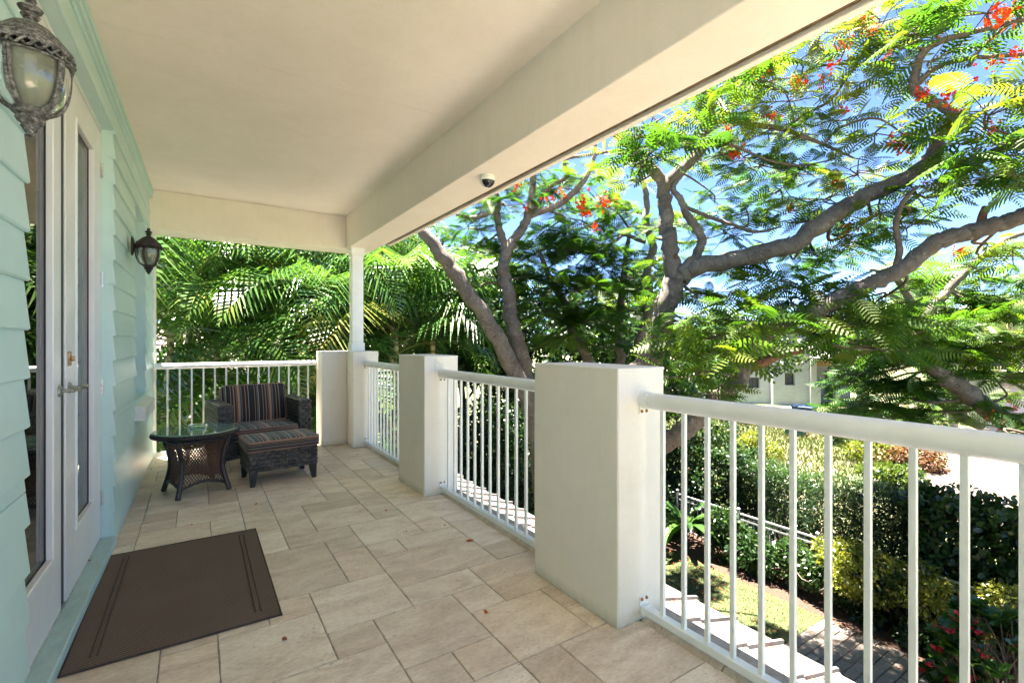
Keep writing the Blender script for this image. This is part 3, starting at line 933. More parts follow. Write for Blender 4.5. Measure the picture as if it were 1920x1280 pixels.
# ================================================================= FRENCH DOORS
def door(y0, y1, gy0, gy1, hinge, label, xo=0.0):
    yc = (y0 + y1) / 2
    p = Vector((-.505, 0, 0)) + Matrix.Rotation(WROT, 3, 'Z') @ Vector((-.110 + xo, yc, .056))
    t = empty('door', p, WROT, label=label, cat='door', group='white french doors')
    L = (y1 - y0) / 2
    a, c = gy0 - yc, gy1 - yc
    TH = .022
    z0, z1 = .0, 2.67
    gz0, gz1 = .285, 2.495
    for nm, q in (('stile', (-L, a, z0, z1)), ('stile', (c, L, z0, z1)), ('bottom_rail', (a, c, z0, gz0)), ('top_rail', (a, c, gz1, z1))):
        e = .0005
        b = MB(); b.bbox(-TH, TH, q[0] + e, q[1] - e, q[2] + e, q[3] - e, .002); b.build(nm, M['door_paint'], t)
    # glazing bead
    b = MB()
    w = .024
    for (ya, yb, za, zb) in ((a, a + w, gz0, gz1), (c - w, c, gz0, gz1), (a + w, c - w, gz0, gz0 + w), (a + w, c - w, gz1 - w, gz1)):
        b.bbox(.0, TH + .007, ya, yb, za, zb, .004)
    b.build('glazing_bead', M['door_paint'], t)
    b = MB(); b.box(-.001, .0035, a + w - .002, a + w + .004, gz0 + w, gz1 - w); b.box(-.001, .0035, c - w - .004, c - w + .002, gz0 + w, gz1 - w); b.box(-.001, .0036, a + w, c - w, gz0 + w - .002, gz0 + w + .004)
    b.build('glass_gasket', M['dark_gap'], t)
    b = MB(); b.add([(0, a + .01, gz0 + .01), (0, c - .01, gz0 + .01), (0, c - .01, gz1 - .01), (0, a + .01, gz1 - .01)], [(0, 1, 2, 3)])
    b.build('glass', M['pane_glass'], t)
    if hinge:
        for z in (2.48, 1.76, 1.05, .32):
            b = MB(); y = L * hinge
            b.box(TH - .004, TH + .003, y - .012, y + .018, z - .05, z + .05)
            b.tube([(TH + .008, y + .004, z - .048), (TH + .008, y + .004, z + .048)], .0075, 10)
            o = b.build('hinge', M['galvanised'], t, smooth='auto'); o.location = (0, 0, -.056)
    return t


dl = door(2.305, 3.130, 2.46, 2.985, 0, 'left white glazed french door, mostly hidden behind the near siding')
d2 = door(3.225, 4.145, 3.43, 3.915, 1, 'right white glazed french door with hinges and a corroded lever handle')
# astragal on the left door
b = MB(); b.bbox(-.022, .014, .4135, .506, 0, 2.668, .002); b.build('astragal', M['dark_gap'], dl)


def handle(parent, y, z, sgn, mat):
    b = MB()
    b.lathe([(0, .012), (.018, .012), (.026, .008), (.029, 0)], 20)
    for q in range(len(b.v)):
        x, yy, zz = b.v[q]; b.v[q] = (.022 + zz, y + yy, z + x)
    b.tube([(.03, y, z), (.075, y, z)], .0095, 10)
    b.tube(catmull([(.072, y, z), (.080, y + sgn * .03, z + .003), (.078, y + sgn * .075, z + .004), (.074, y + sgn * .115, z - .004)], 4), [.011, .011, .011, .010, .010, .009, .009, .009, .008, .009, .010, .011, .010], 10)
    return b.build('handle', mat, parent, smooth='auto')


handle(dl, .37, 1.115 - .056, 1, M['corroded_handle'])
handle(d2, -.40, 1.115 - .056, 1, M['corroded_handle'])
b = MB(); b.bbox(.021, .030, -.425, -.375, 1.225 - .056, 1.30 - .056, .004); b.bbox(.030, .046, -.412, -.388, 1.25 - .056, 1.276 - .056, .004)
b.build('deadbolt', M['brass'], d2)
b = MB()
for (ya, yb, za, zb) in ((2.31, 4.14, 2.70, 2.753),):
    b.box(-.16, -.080, ya, yb, 2.728, 2.7515)
b.build('door_frame_head', M['door_paint'], wall)
b = MB(); b.box(-.16, -.082, 2.31, 4.14, .0525, .0555); b.build('door_track', M['galvanised'], wall)

# ================================================================= LANTERNS
def lantern(y, label, mat):
    KX = .80
    z = 2.07
    xw = -.505 + .0125 * y + .006
    t = empty('wall_lantern', (xw, y, z), 0, label=label, cat='wall lantern', group='outdoor wall lanterns')
    cx = .108
    # back plate
    b = MB()
    b.lathe([(0, .022), (.03, .020), (.045, .014), (.055, .010), (.062, 0)], 24)
    for q in range(len(b.v)):
        x, yy, zz = b.v[q]; b.v[q] = (zz, yy, x * 1.25 + .03)
    b.build('back_plate', mat, t, smooth=True)
    b = MB(); b.tube(catmull([(.01, 0, .03), (.04, 0, .045), (.07, 0, .045), (.10, 0, .035)], 4), .011, 10)
    b.tube([(.03, 0, .055), (.05, 0, .062)], .016, 8)
    b.build('arm', mat, t, smooth=True)
    c = (cx, 0, 0)
    sq = lambda pr: [(r_ * KX, z_) for r_, z_ in pr]
    b = MB()
    b.lathe(sq([(.0, .128), (.014, .128), (.017, .120), (.030, .112), (.050, .103), (.075, .083), (.096, .062), (.107, .052), (.110, .044), (.108, .036), (.102, .036), (.10, .045), (.0, .06)]), 32, c)
    rf_ = b.build('cap', mat, t, smooth='auto')
    b = MB()
    b.lathe([(0, .182), (.010, .180), (.013, .172), (.008, .166), (.016, .160), (.026, .153), (.022, .146), (.012, .142), (.020, .134), (.016, .127), (0, .127)], 20, c)
    b.build('finial', mat, rf_, smooth='auto')
    b = MB()   # braided ring
    for ph in (0, math.pi):
        pts = []
        for k in range(97):
            a = 2 * math.pi * k / 96
            pts.append((cx + KX * (.106 + .003 * math.sin(a * 12 + ph + 1.57)) * math.cos(a), KX * (.106 + .003 * math.sin(a * 12 + ph + 1.57)) * math.sin(a), .030 + .0095 * math.sin(a * 12 + ph)))
        b.tube(pts, .0038, 5, cap=False)
    b.lathe(sq([(.1045, .046), (.108, .044), (.108, .041), (.104, .040)]), 40, c)
    b.lathe(sq([(.1035, .018), (.108, .016), (.107, .012), (.100, .012)]), 40, c)
    b.build('braided_ring', mat, rf_, smooth=True)
    prof = sq([(.0985, .018), (.0985, -.01), (.096, -.035), (.089, -.062), (.077, -.087), (.058, -.106), (.036, -.117), (.022, -.12)])
    b = MB(); b.lathe(prof, 36, c)
    b.lathe([(r * .965, z_) for r, z_ in prof[::-1]], 36, c)
    b.build('glass_bowl', M['lantern_glass'], t, smooth=True)
    for k in range(5):
        a = 2 * math.pi * k / 5 - .62
        b = MB()
        pts = [(cx + (r + .006) * math.cos(a), (r + .006) * math.sin(a), z_) for r, z_ in [(.0995 * KX, .016)] + prof[1:]]
        for off in (-.0035, .0035):
            dx, dy = -math.sin(a) * off, math.cos(a) * off
            b.tube([(x + dx, y_ + dy, z_) for x, y_, z_ in catmull(pts, 2)], .0048, 6)
        b.build('rib', mat, t, smooth=True)
    b = MB()
    b.lathe([(.0, -.112), (.036, -.114), (.040, -.120), (.034, -.127), (.027, -.130), (.030, -.138), (.026, -.146), (.017, -.152), (.020, -.158), (.015, -.166), (.009, -.176), (.010, -.182), (0, -.186)], 24, c)
    b.build('bottom_finial', mat, t, smooth='auto')
    b = MB(); b.tube([(cx, 0, -.10), (cx, 0, -.05)], .016, 10); b.tube([(cx, 0, -.05), (cx, 0, .03)], .012, 10)
    b.build('lamp_socket', M['window_stone'], t)
    return t


lantern(1.75, 'weathered grey wall lantern close to the camera in the top left corner', M['lantern_weathered'])
lantern(4.80, 'small dark bronze wall lantern farther along the siding past the doors', M['lantern_bronze'])

# security camera
t = empty('security_camera', (1.79, 3.08, 2.57), -.25, label='white dome security camera under the long beam', cat='security camera')
b = MB(); b.lathe([(0, 0), (.052, 0), (.056, -.008), (.056, -.026), (.050, -.032)], 32); b.lathe([(.050, -.031), (.052, -.036), (.049, -.055), (.040, -.070), (.026, -.080), (0, -.084)], 32)
b.build('housing', M['camera_plastic'], t, smooth='auto')
b = MB()
vs = []; fs = []
for i in range(7):
    for k in range(9):
        th = R(-62 + 124 * i / 6); ph = R(-2 - 78 * k / 8)
        rr_ = .0555
        vs.append((rr_ * math.cos(ph) * math.sin(th), -rr_ * math.cos(ph) * math.cos(th), -.037 + rr_ * .92 * math.sin(ph)))
for i in range(6):
    for k in range(8):
        fs.append((i * 9 + k, i * 9 + k + 1, (i + 1) * 9 + k + 1, (i + 1) * 9 + k))
b.add(vs, fs)
b.build('lens_window', M['camera_dome'], t, smooth=True)

# ================================================================= DOORMAT
t = empty('doormat', (-.062, 3.262, 0), 0, label='dark brown woven rubber doormat in front of the french doors', cat='doormat')
b = MB()
mw, ml = .410, .652
nx, ny = 18, 26
vs = []; fs = []
for lay in (0, 1):
    for i in range(nx + 1):
        for j in range(ny + 1):
            x = -mw + 2 * mw * i / nx; y = -ml + 2 * ml * j / ny
            z = .0012 if lay == 0 else .007 + .0012 * math.sin(x * 9 + 1) * math.sin(y * 7)
            vs.append((x, y, z))
N = (nx + 1) * (ny + 1)
for i in range(nx):
    for j in range(ny):
        q = i * (ny + 1) + j
        fs.append((N + q, N + q + ny + 1, N + q + ny + 2, N + q + 1))
rim = [(i * (ny + 1)) for i in range(nx + 1)] + [nx * (ny + 1) + j for j in range(1, ny + 1)] + [i * (ny + 1) + ny for i in range(nx - 1, -1, -1)] + [j for j in range(ny - 1, 0, -1)]
for k in range(len(rim)):
    a_, b__ = rim[k], rim[(k + 1) % len(rim)]
    fs.append((a_, b__, N + b__, N + a_))
b.add(vs, fs)
b.build('woven_field', M['mat_weave'], t)
b = MB()
for off in (.085, .11):
    for s in (-1, 1):
        b.tube([(s * (mw - off), -ml + .09, .0085), (s * (mw - off), ml - .09, .0085)], .0035, 6)
for s in (-1, 1):
    b.tube([(s * (mw - .004), -ml, .005), (s * (mw - .004), ml, .005)], .005, 6)
    b.tube([(-mw, s * (ml - .004), .005), (mw, s * (ml - .004), .005)], .005, 6)
b.build('raised_border', M['mat_rib'], t)

# ================================================================= FURNITURE
def weave_panel(b, o, ux, uy, w, h, nrm, cw=.062, ch=.036, depth=.010):
    """basket weave of bulging blocks on a rectangle o + ux*s + uy*t"""
    o, ux, uy, nrm = map(Vector, (o, ux, uy, nrm))
    rows = max(1, round(h / ch)); chh = h / rows
    for r_ in range(rows):
        off = (r_ % 2) * .5
        k0 = -1 if off else 0
        cols = max(1, round(w / cw)); cww = w / cols
        for c_ in range(k0, cols):
            s0 = max(0, (c_ + off) * cww); s1 = min(w, (c_ + off + 1) * cww)
            if s1 - s0 < .006: continue
            t0, t1 = r_ * chh, (r_ + 1) * chh
            g1 = .0015
            tq = rnd.uniform(.2, .8)
            p = lambda s, t_, d_: o + ux * s + uy * t_ + nrm * d_
            ins = (s1 - s0) * .22
            hh = (t1 - t0) * .2
            vs = [p(s0 + g1, t0 + g1, 0), p(s1 - g1, t0 + g1, 0), p(s1 - g1, t1 - g1, 0), p(s0 + g1, t1 - g1, 0),
                  p(s0 + ins, t0 + hh, depth), p(s1 - ins, t0 + hh, depth), p(s1 - ins, t1 - hh, depth), p(s0 + ins, t1 - hh, depth)]
            b.add(vs, [(4, 5, 6, 7), (0, 1, 5, 4), (1, 2, 6, 5), (2, 3, 7, 6), (3, 0, 4, 7)], tq)


def wicker_box(name, parent, x0, x1, y0, y1, z0, z1, mat, sides='fblrt'):
    b = MB()
    e = .010
    b.box(x0 + e, x1 - e, y0 + e, y1 - e, z0 + e * .5, z1 - e)
    if 'f' in sides: weave_panel(b, (x0, y0 + e, z0), (1, 0, 0), (0, 0, 1), x1 - x0, z1 - z0, (0, -1, 0))
    if 'b' in sides: weave_panel(b, (x1, y1 - e, z0), (-1, 0, 0), (0, 0, 1), x1 - x0, z1 - z0, (0, 1, 0))
    if 'l' in sides: weave_panel(b, (x0 + e, y1, z0), (0, -1, 0), (0, 0, 1), y1 - y0, z1 - z0, (-1, 0, 0))
    if 'r' in sides: weave_panel(b, (x1 - e, y0, z0), (0, 1, 0), (0, 0, 1), y1 - y0, z1 - z0, (1, 0, 0))
    if 't' in sides: weave_panel(b, (x0, y0, z1 - e), (1, 0, 0), (0, 1, 0), x1 - x0, y1 - y0, (0, 0, 1))
    return b.build(name, mat, parent, smooth='auto')


def cushion(name, parent, x0, x1, y0, y1, z0, z1, loc=(0, 0, 0), rx=0.0, n=14, puff=.018, rr=.04):
    """soft box: bulging faces; side band has its own stripe"""
    b = MB()
    cx, cy, cz = (x0 + x1) / 2, (y0 + y1) / 2, (z0 + z1) / 2
    hx, hy, hz = (x1 - x0) / 2, (y1 - y0) / 2, (z1 - z0) / 2

    def rc(s, t):   # rounded rectangle mapping for corners
        x, y = s * hx, t * hy
        dx, dy = abs(x) - (hx - rr), abs(y) - (hy - rr)
        if dx > 0 and dy > 0:
            m_ = max(dx, dy); l = math.hypot(dx, dy)
            f_ = m_ / l
            x = math.copysign(hx - rr + dx * f_, x); y = math.copysign(hy - rr + dy * f_, y)
        return x, y
    for sgn in (1, -1):
        vs = []; fs = []
        for i in range(n + 1):
            for j in range(n + 1):
                s, t_ = -1 + 2 * i / n, -1 + 2 * j / n
                s = math.copysign(abs(s) ** .8, s); t_ = math.copysign(abs(t_) ** .8, t_)
                x, y = rc(s, t_)
                z = hz + puff * (1 - s ** 4) * (1 - t_ ** 4) + .002 * math.sin(9 * s + 3 * t_)
                vs.append((cx + x, cy + y, cz + sgn * z))
        for i in range(n):
            for j in range(n):
                q = i * (n + 1) + j
                f = (q, q + n + 1, q + n + 2, q + 1)
                fs.append(f if sgn > 0 else f[::-1])
        b.add(vs, fs, .5, 0)
    # band
    ring = []
    for i in range(n): ring.append((-1 + 2 * i / n, -1))
    for i in range(n): ring.append((1, -1 + 2 * i / n))
    for i in range(n): ring.append((1 - 2 * i / n, 1))
    for i in range(n): ring.append((-1, 1 - 2 * i / n))
    ring = [rc(math.copysign(abs(s) ** .8, s), math.copysign(abs(t_) ** .8, t_)) for s, t_ in ring]
    vs = []
    for z, k in ((-hz, 1.0), (-hz * .5, 1.012), (0, 1.016), (hz * .5, 1.012), (hz, 1.0)):
        vs += [(cx + x * k, cy + y * k, cz + z) for x, y in ring]
    m_ = len(ring)
    fs = [(l * m_ + k, l * m_ + (k + 1) % m_, (l + 1) * m_ + (k + 1) % m_, (l + 1) * m_ + k) for l in range(4) for k in range(m_)]
    b.add(vs, fs, .5, 1)
    o = b.build(name, [M['stripe_fabric'], M['stripe_band']], parent, smooth='auto')
    o.location = loc; o.rotation_euler = (rx, 0, 0)
    pp = MB()
    for z in (hz, -hz):
        pts = [(cx + x * 1.006, cy + y * 1.006, cz + z) for x, y in ring]; pts.append(pts[0])
        pp.tube(pts, .0048, 6, cap=False)
    pp.build('piping', M['piping_fabric'], o, smooth=True)
    return o


def taper_leg(parent, x, y, h, sx, sy):
    b = MB()
    w0, w1 = .034, .019
    cx0, cy0 = x, y
    bx, by = x + sx * .012, y + sy * .012
    vs = [(bx - w1, by - w1, 0), (bx + w1, by - w1, 0), (bx + w1, by + w1, 0), (bx - w1, by + w1, 0),
          (cx0 - w0, cy0 - w0, h), (cx0 + w0, cy0 - w0, h), (cx0 + w0, cy0 + w0, h), (cx0 - w0, cy0 + w0, h)]
    b.add(vs, [(3, 2, 1, 0), (4, 5, 6, 7), (0, 1, 5, 4), (1, 2, 6, 5), (2, 3, 7, 6), (3, 0, 4, 7)])
    return b.build('leg', M['leg_black'], parent)


ott = empty('ottoman', (.405, 5.035, 0), R(5.5), label='black wicker ottoman with striped cushion in front of the armchair', cat='ottoman')
W, Dp = .60, .46
wicker_box('wicker_base', ott, -.015, W, -.005, Dp, .13, .325, M['wicker_black'])
for (x, y, sx, sy) in ((.03, .03, -1, -1), (W - .045, .03, 1, -1), (.03, Dp - .035, -1, 1), (W - .045, Dp - .035, 1, 1)):
    taper_leg(ott, x, y, .14, sx, sy)
cushion('cushion', ott, -.025, W + .012, -.02, Dp + .01, .330, .415, puff=.022)

ch = empty('armchair', (.165, 5.675, 0), R(8), label='black wicker armchair with striped cushions by the back railing', cat='armchair')
CW, CD = .92, .72
wicker_box('wicker_base', ch, 0.14, CW - .14, .012, CD - .06, .13, .32, M['wicker_black'], 'f')
for nm, x0, x1 in (('arm', 0, .14), ('arm', CW - .14, CW)):
    wicker_box(nm, ch, x0, x1, 0, CD, .13, .70, M['wicker_black'])
wicker_box('backrest', ch, .1405, CW - .1405, CD - .10, CD, .13, .72, M['wicker_black'])
for (x, y, sx, sy) in ((.045, .045, -1, -1), (CW - .045, .045, 1, -1), (.045, CD - .045, -1, 1), (CW - .045, CD - .045, 1, 1)):
    taper_leg(ch, x, y, .14, sx, sy)
cushion('seat_cushion', ch, .143, CW - .143, -.01, CD - .13, .322, .43)
cushion('back_cushion', ch, -.33, .33, -.21, .21, -.055, .055, loc=(CW / 2 - .01, CD - .19, .640), rx=R(76), puff=.03)

# round table
TC = Vector((-.012, 5.215, 0))
tb = empty('side_table', TC, R(17), label='round glass-topped brown wicker table beside the siding', cat='side table')
b = MB(); b.lathe([(0, .5485), (.322, .5485), (.329, .551), (.329, .557), (.325, .560), (0, .560)], 64); b.build('glass_top', M['table_glass'], tb)
b = MB()
n = 150
for k in range(n):     # wrapped rim
    a0, a1 = 2 * math.pi * k / n, 2 * math.pi * (k + .8) / n
    pts = [(.325 * math.cos(a0 + (a1 - a0) * q), .325 * math.sin(a0 + (a1 - a0) * q), .528) for q in (0, .5, 1)]
    b.tube(pts, [.017, .020, .017], 8)
b.lathe([(.0, .520), (.31, .520), (.31, .545), (0, .545)], 48)
b.build('wrapped_rim', M['wicker_dark'], tb, smooth='auto')


def leg_r(z):      # distance of the corner legs from centre: wide top, waisted, flared foot
    t_ = z / .52
    return .283 + .005 * t_ - .062 * math.sin(math.pi * min(1, max(0, t_))) ** 1.3


b4 = []
for k in range(4):
    a = R(45 + 90 * k)
    b = MB()
    pts = []; rad = []
    n = 40
    for q in range(n + 1):
        z = .004 + .50 * q / n
        r_ = leg_r(z)
        pts.append((r_ * math.cos(a), r_ * math.sin(a), z)); rad.append(.0225 if q % 2 else .0195)
    b.tube(pts, rad, 10)
    b.build('leg', M['wicker_dark'], tb, smooth=True)
for k in range(4):
    a0, a1 = R(45 + 90 * k), R(135 + 90 * k)

    def surf(u, z):
        r_ = leg_r(z) - .004
        p0 = Vector((r_ * math.cos(a0), r_ * math.sin(a0), z)); p1 = Vector((r_ * math.cos(a1), r_ * math.sin(a1), z))
        p = p0.lerp(p1, u)
        m_ = Vector((math.cos((a0 + a1) / 2), math.sin((a0 + a1) / 2), 0))
        return p + m_ * (.035 * math.sin(math.pi * u)) - m_ * .01
    zlo = lambda u: .075 + .05 * math.sin(math.pi * u)
    zhi = .475
    b = MB()
    ns = 15
    for s in (-1, 1):
        for q in range(-ns, ns * 2):
            pts = []
            u0 = q / ns * 1.0
            for w in range(41):
                z = .06 + (zhi - .06) * w / 40
                u = u0 + s * (z - .06) * 1.9
                if 0 <= u <= 1 and z >= zlo(u) - .005: pts.append(surf(u, z))
            if len(pts) > 1: b.tube(pts[::2] + ([pts[-1]] if len(pts) % 2 == 0 else []), .0045, 4, cap=False)
    b.build('lattice_panel', M['wicker_brown'], tb)
    b = MB()
    b.tube([surf(u / 14, zlo(u / 14)) for u in range(15)], [.015 if u % 2 else .012 for u in range(15)], 8)
    b.tube([surf(u / 14, .478) for u in range(15)], [.017 if u % 2 else .014 for u in range(15)], 8)
    b.build('panel_border', M['wicker_dark'], tb, smooth=True)
# ashtray
t = empty('ashtray', TC + Vector((.01, .03, .5605)), label='small round glass ashtray on the wicker table', cat='ashtray')
b = MB(); b.lathe([(0, .004), (.062, .004), (.066, .010), (.070, .030), (.074, .032), (.078, .028), (.076, .006), (.070, 0), (0, 0)], 36)
b.build('glass_dish', M['clear_glass'], t, smooth='auto')

# petals on the balcony
pet = []
for v in range(3):
    b = MB()
    for q in range(rnd.randint(2, 4)):
        a = rnd.uniform(0, 6.28); L = rnd.uniform(.012, .022); w = L * .5
        dx, dy = math.cos(a), math.sin(a)
        ox, oy = rnd.uniform(-.006, .006), rnd.uniform(-.006, .006)
        b.add([(ox, oy, .002), (ox + dx * L * .5 - dy * w, oy + dy * L * .5 + dx * w, .007), (ox + dx * L, oy + dy * L, .003), (ox + dx * L * .5 + dy * w, oy + dy * L * .5 - dx * w, .005)], [(0, 1, 2), (0, 2, 3)], rnd.random())
    me = bpy.data.meshes.new('fallen_petal'); me.from_pydata(b.v, [], b.f); me.materials.append(M['petal'])
    at = me.attributes.new('tint', 'FLOAT', 'POINT'); at.data.foreach_set('value', b.t); pet.append(me)


def Zf(px, py):
    r = D(px, py, 1.0) - Vector((0, 0, EYE)); t_ = -EYE / r.z
    return (r.x * t_, r.y * t_)


PL = ['bright orange petal on the tile nearest the camera, left of the big pier', 'orange petal on the floor in front of the ottoman', 'orange petal between the doormat and the round table', 'rust-red petal on the tile right of the doormat corner', 'small red petal in the middle of the floor, left of two others', 'small red petal in the middle of the floor, nearest the big pair', 'tiny red petal near the middle railing', 'curled dark red petal, larger one of the pair by the middle railing', 'thin dark petal, smaller one of the pair by the middle railing', 'tiny red petal at the foot of the low corner wall', 'tiny dark petal on the floor before the corner pier', 'tiny dark scrap in the far left floor corner, farthest one', 'tiny dark scrap in the far left corner beside the table', 'dark red scrap against the siding in the far corner', 'tiny dark scrap under the back railing', 'small red petal by the doormat edge nearest the door sill']
for k, (px, py, s) in enumerate([(912, 1151, 1.5), (480, 945, 1.2), (356, 985, 1.3), (532, 1197, 1.2), (724, 958, 1), (760, 997, 1), (833, 986, 1), (876, 1015, 1.5), (884, 1014, 1.2),
                                 (621, 842, 1), (671, 852, 1), (292, 868, 1), (300, 876, 1), (284, 880, 1.2), (315, 862, 1), (368, 1040, 1)]):
    x, y = Zf(px, py)
    z = .002
    link('fallen_petal', pet[k % 3], None, (x, y, z), (0, 0, rnd.uniform(0, 6)), (s, s, s), label=PL[k], cat='petal', group='dried petals scattered on the balcony floor')
link('fallen_petal', pet[1], None, (-.535, 3.75, .053), (0, 0, 1), (1, 1, 1), label='tiny dried red petal lying on the door sill', cat='petal')

# ================================================================= LOWER ROOF
pr = empty('porch_roof', (1.9, 2.5, -.25), label='lower porch roof of white concrete tiles just outside the railing', cat='roof')
XE, ZE, SL = 3.20, -.66, .3
b = MB()
zt = ZE + SL * (XE - 1.9)
b.add([(1.9, -4, zt - .03), (XE - .02, -4, ZE - .03), (XE - .02, 6.28, ZE - .03), (1.9, 6.28, zt - .03), (1.9, -4, zt - .16), (XE - .02, -4, ZE - .16), (XE - .02, 6.28, ZE - .16), (1.9, 6.28, zt - .16)],
      [(0, 1, 2, 3), (7, 6, 5, 4), (1, 5, 6, 2), (3, 2, 6, 7), (0, 4, 5, 1)])
b.build('roof_deck', M['stucco'], pr, loc=(1.9, 2.5, -.25)).location = (0, 0, 0)
tw, tl = .327, .44
tmesh = []
for v in range(3):
    b = MB()
    prof = [(0, .010), (.02, .022), (.035, .010), (.15, .012), (.29, .010), (.300, .013), (.327 + .004, .044), (.327 + .020, .042), (.327 + .020, .012)]
    L = len(prof)
    vs = []
    for xx, dz in ((0, -.012), (tl + .01, .006), (tl + .03, .004), (tl + .03, -.02)):
        vs += [(xx, -(yy - tw / 2), (z_ if dz > -.015 else z_ - .02) + dz + rnd.uniform(-.001, .001)) for yy, z_ in prof]
    fs = [(q * L + k, (q + 1) * L + k, (q + 1) * L + k + 1, q * L + k + 1) for q in range(3) for k in range(L - 1)]
    fs.append(tuple(q * L + L - 1 for q in range(4)))
    b.add(vs, fs)
    me = bpy.data.meshes.new('roof_tile'); me.from_pydata(b.v, [], b.f); me.materials.append(M['roof_tile_white']); tmesh.append(me)
ang = math.atan(SL)
rows = 3
for r_ in range(rows):
    x = XE - (tl * math.cos(ang)) * (rows - r_) + .0
    y = 6.28 - tw / 2
    while y > -2.2:
        link('roof_tile', tmesh[rnd.randrange(3)], pr, Vector((x, y, ZE + SL * (XE - x) + .0 + .004)) - Vector((1.9, 2.5, -.25)), (rnd.uniform(-.006, .006), ang, rnd.uniform(-.006, .006)))
        y -= tw
b = MB(); b.bbox(1.92, 3.24, 6.265, 6.36, -.5, -.47, .004)
for q in range(len(b.v)):
    x, y, z = b.v[q]; b.v[q] = (x, y, z + ZE + SL * (XE - x) + .54)
b.build('edge_flashing', M['galvanised'], pr, loc=(1.9, 2.5, -.25)).location = (0, 0, 0)
b = MB(); b.box(3.12, 3.18, -4, 6.25, ZE - .30, ZE - .161)
b.build('fascia_board', M['stucco'], pr, loc=(1.9, 2.5, -.25)).location = (0, 0, 0)
for y in (-1.5, 2.4, 6.1):
    b = MB(); b.box(2.95, 3.10, y - .07, y + .07, GZ, ZE - .14); b.build('porch_post', M['stucco'], pr, loc=(1.9, 2.5, -.25)).location = (0, 0, 0)
n = 1500
xs = npr.uniform(1.95, 3.2, n); ys = npr.uniform(-1, 6.2, n)
ys = np.where(npr.uniform(0, 1, n) < .6, np.floor((6.28 - ys) / tw) * -tw + 6.28 - .03 + npr.normal(0, .03, n), ys)
petal_patch('fallen_petals', np.stack([xs, ys, ZE + SL * (XE - xs) + .022], 1), .020)

#@@PLANTS@@
# ================================================================= VEGETATION TEMPLATES
def frond_template(pairs=15, curl=.22, width=.30, leaf_w=.040):
    """bipinnate frond of unit length along x: pinnae are narrow blades"""
    V = []; F = []
    V += [(0, -.006, 0), (0, .006, 0), (.5, .005, -curl * .22), (.5, -.005, -curl * .22), (1, .002, -curl), (1, -.002, -curl)]
    F += [(0, 1, 2, 3), (3, 2, 4, 5)]
    for k in range(pairs):
        t = .14 + .86 * k / (pairs - 1)
        w = width * math.sin(math.pi * (t * .80 + .16)) ** .8
        zx = -curl * t * t
        for s in (-1, 1):
            b = len(V)
            tipx = t + w * .42
            dz = -w * .30
            V += [(t - leaf_w * .42, s * .004, zx), (t + leaf_w * .42, s * .004, zx),
                  (t + w * .25 + leaf_w * .5, s * w * .6, zx + dz * .35), (t + w * .25 - leaf_w * .5, s * w * .6, zx + dz * .35),
                  (tipx + leaf_w * .22, s * w, zx + dz), (tipx - leaf_w * .18, s * w, zx + dz)]
            F += [(b, b + 1, b + 2, b + 3), (b + 3, b + 2, b + 4, b + 5)]
    return np.array(V, dtype=float), np.array(F)


FR_V, FR_F = frond_template(9, .22, .30, .068)
FR_V2, FR_F2 = frond_template(15, .24, .30, .040)

DIA_V = np.array([[0, 0, 0], [.5, .26, .03], [1, 0, -.06], [.5, -.26, .03]]); DIA_F = np.array([[0, 3, 2, 1]])
OV_V = np.array([[0, 0, 0], [.28, .25, .03], [.72, .30, .03], [1, 0, -.04], [.72, -.30, .03], [.28, -.25, .03]]); OV_F = np.array([[0, 5, 4, 3, 2, 1]])
NAR_V = np.array([[0, 0, 0], [.4, .11, .02], [1, 0, -.10], [.4, -.11, .02]]); NAR_F = DIA_F


def world_mb(mb, name, mat, parent, base, smooth=True, **kw):
    o = mb.build(name, mat, parent, smooth=smooth, loc=base, **kw)
    o.location = (0, 0, 0)
    return o


# flower cluster meshes
fl_me = []
for v in range(4):
    b = MB()
    for q in range(16 + 5 * v):
        c = Vector((rnd.gauss(0, .075), rnd.gauss(0, .075), rnd.gauss(0, .05)))
        tq = rnd.random()
        ax = Vector((rnd.gauss(0, 1), rnd.gauss(0, 1), rnd.gauss(0, 1))).normalized()
        e1 = ax.orthogonal().normalized(); e2 = ax.cross(e1)
        for p in range(5):
            a = 2 * math.pi * p / 5 + rnd.uniform(-.2, .2)
            d = (e1 * math.cos(a) + e2 * math.sin(a) + ax * .35).normalized(); s_ = ax.cross(d).normalized()
            L = rnd.uniform(.024, .034)
            b.add([c, c + d * L * .6 + s_ * L * .42, c + d * L, c + d * L * .6 - s_ * L * .42], [(0, 1, 2, 3)], tq)
    me = bpy.data.meshes.new('flower_cluster'); me.from_pydata(b.v, [], b.f); me.materials.append(M['flower_red'])
    at = me.attributes.new('tint', 'FLOAT', 'POINT'); at.data.foreach_set('value', b.t); fl_me.append(me)


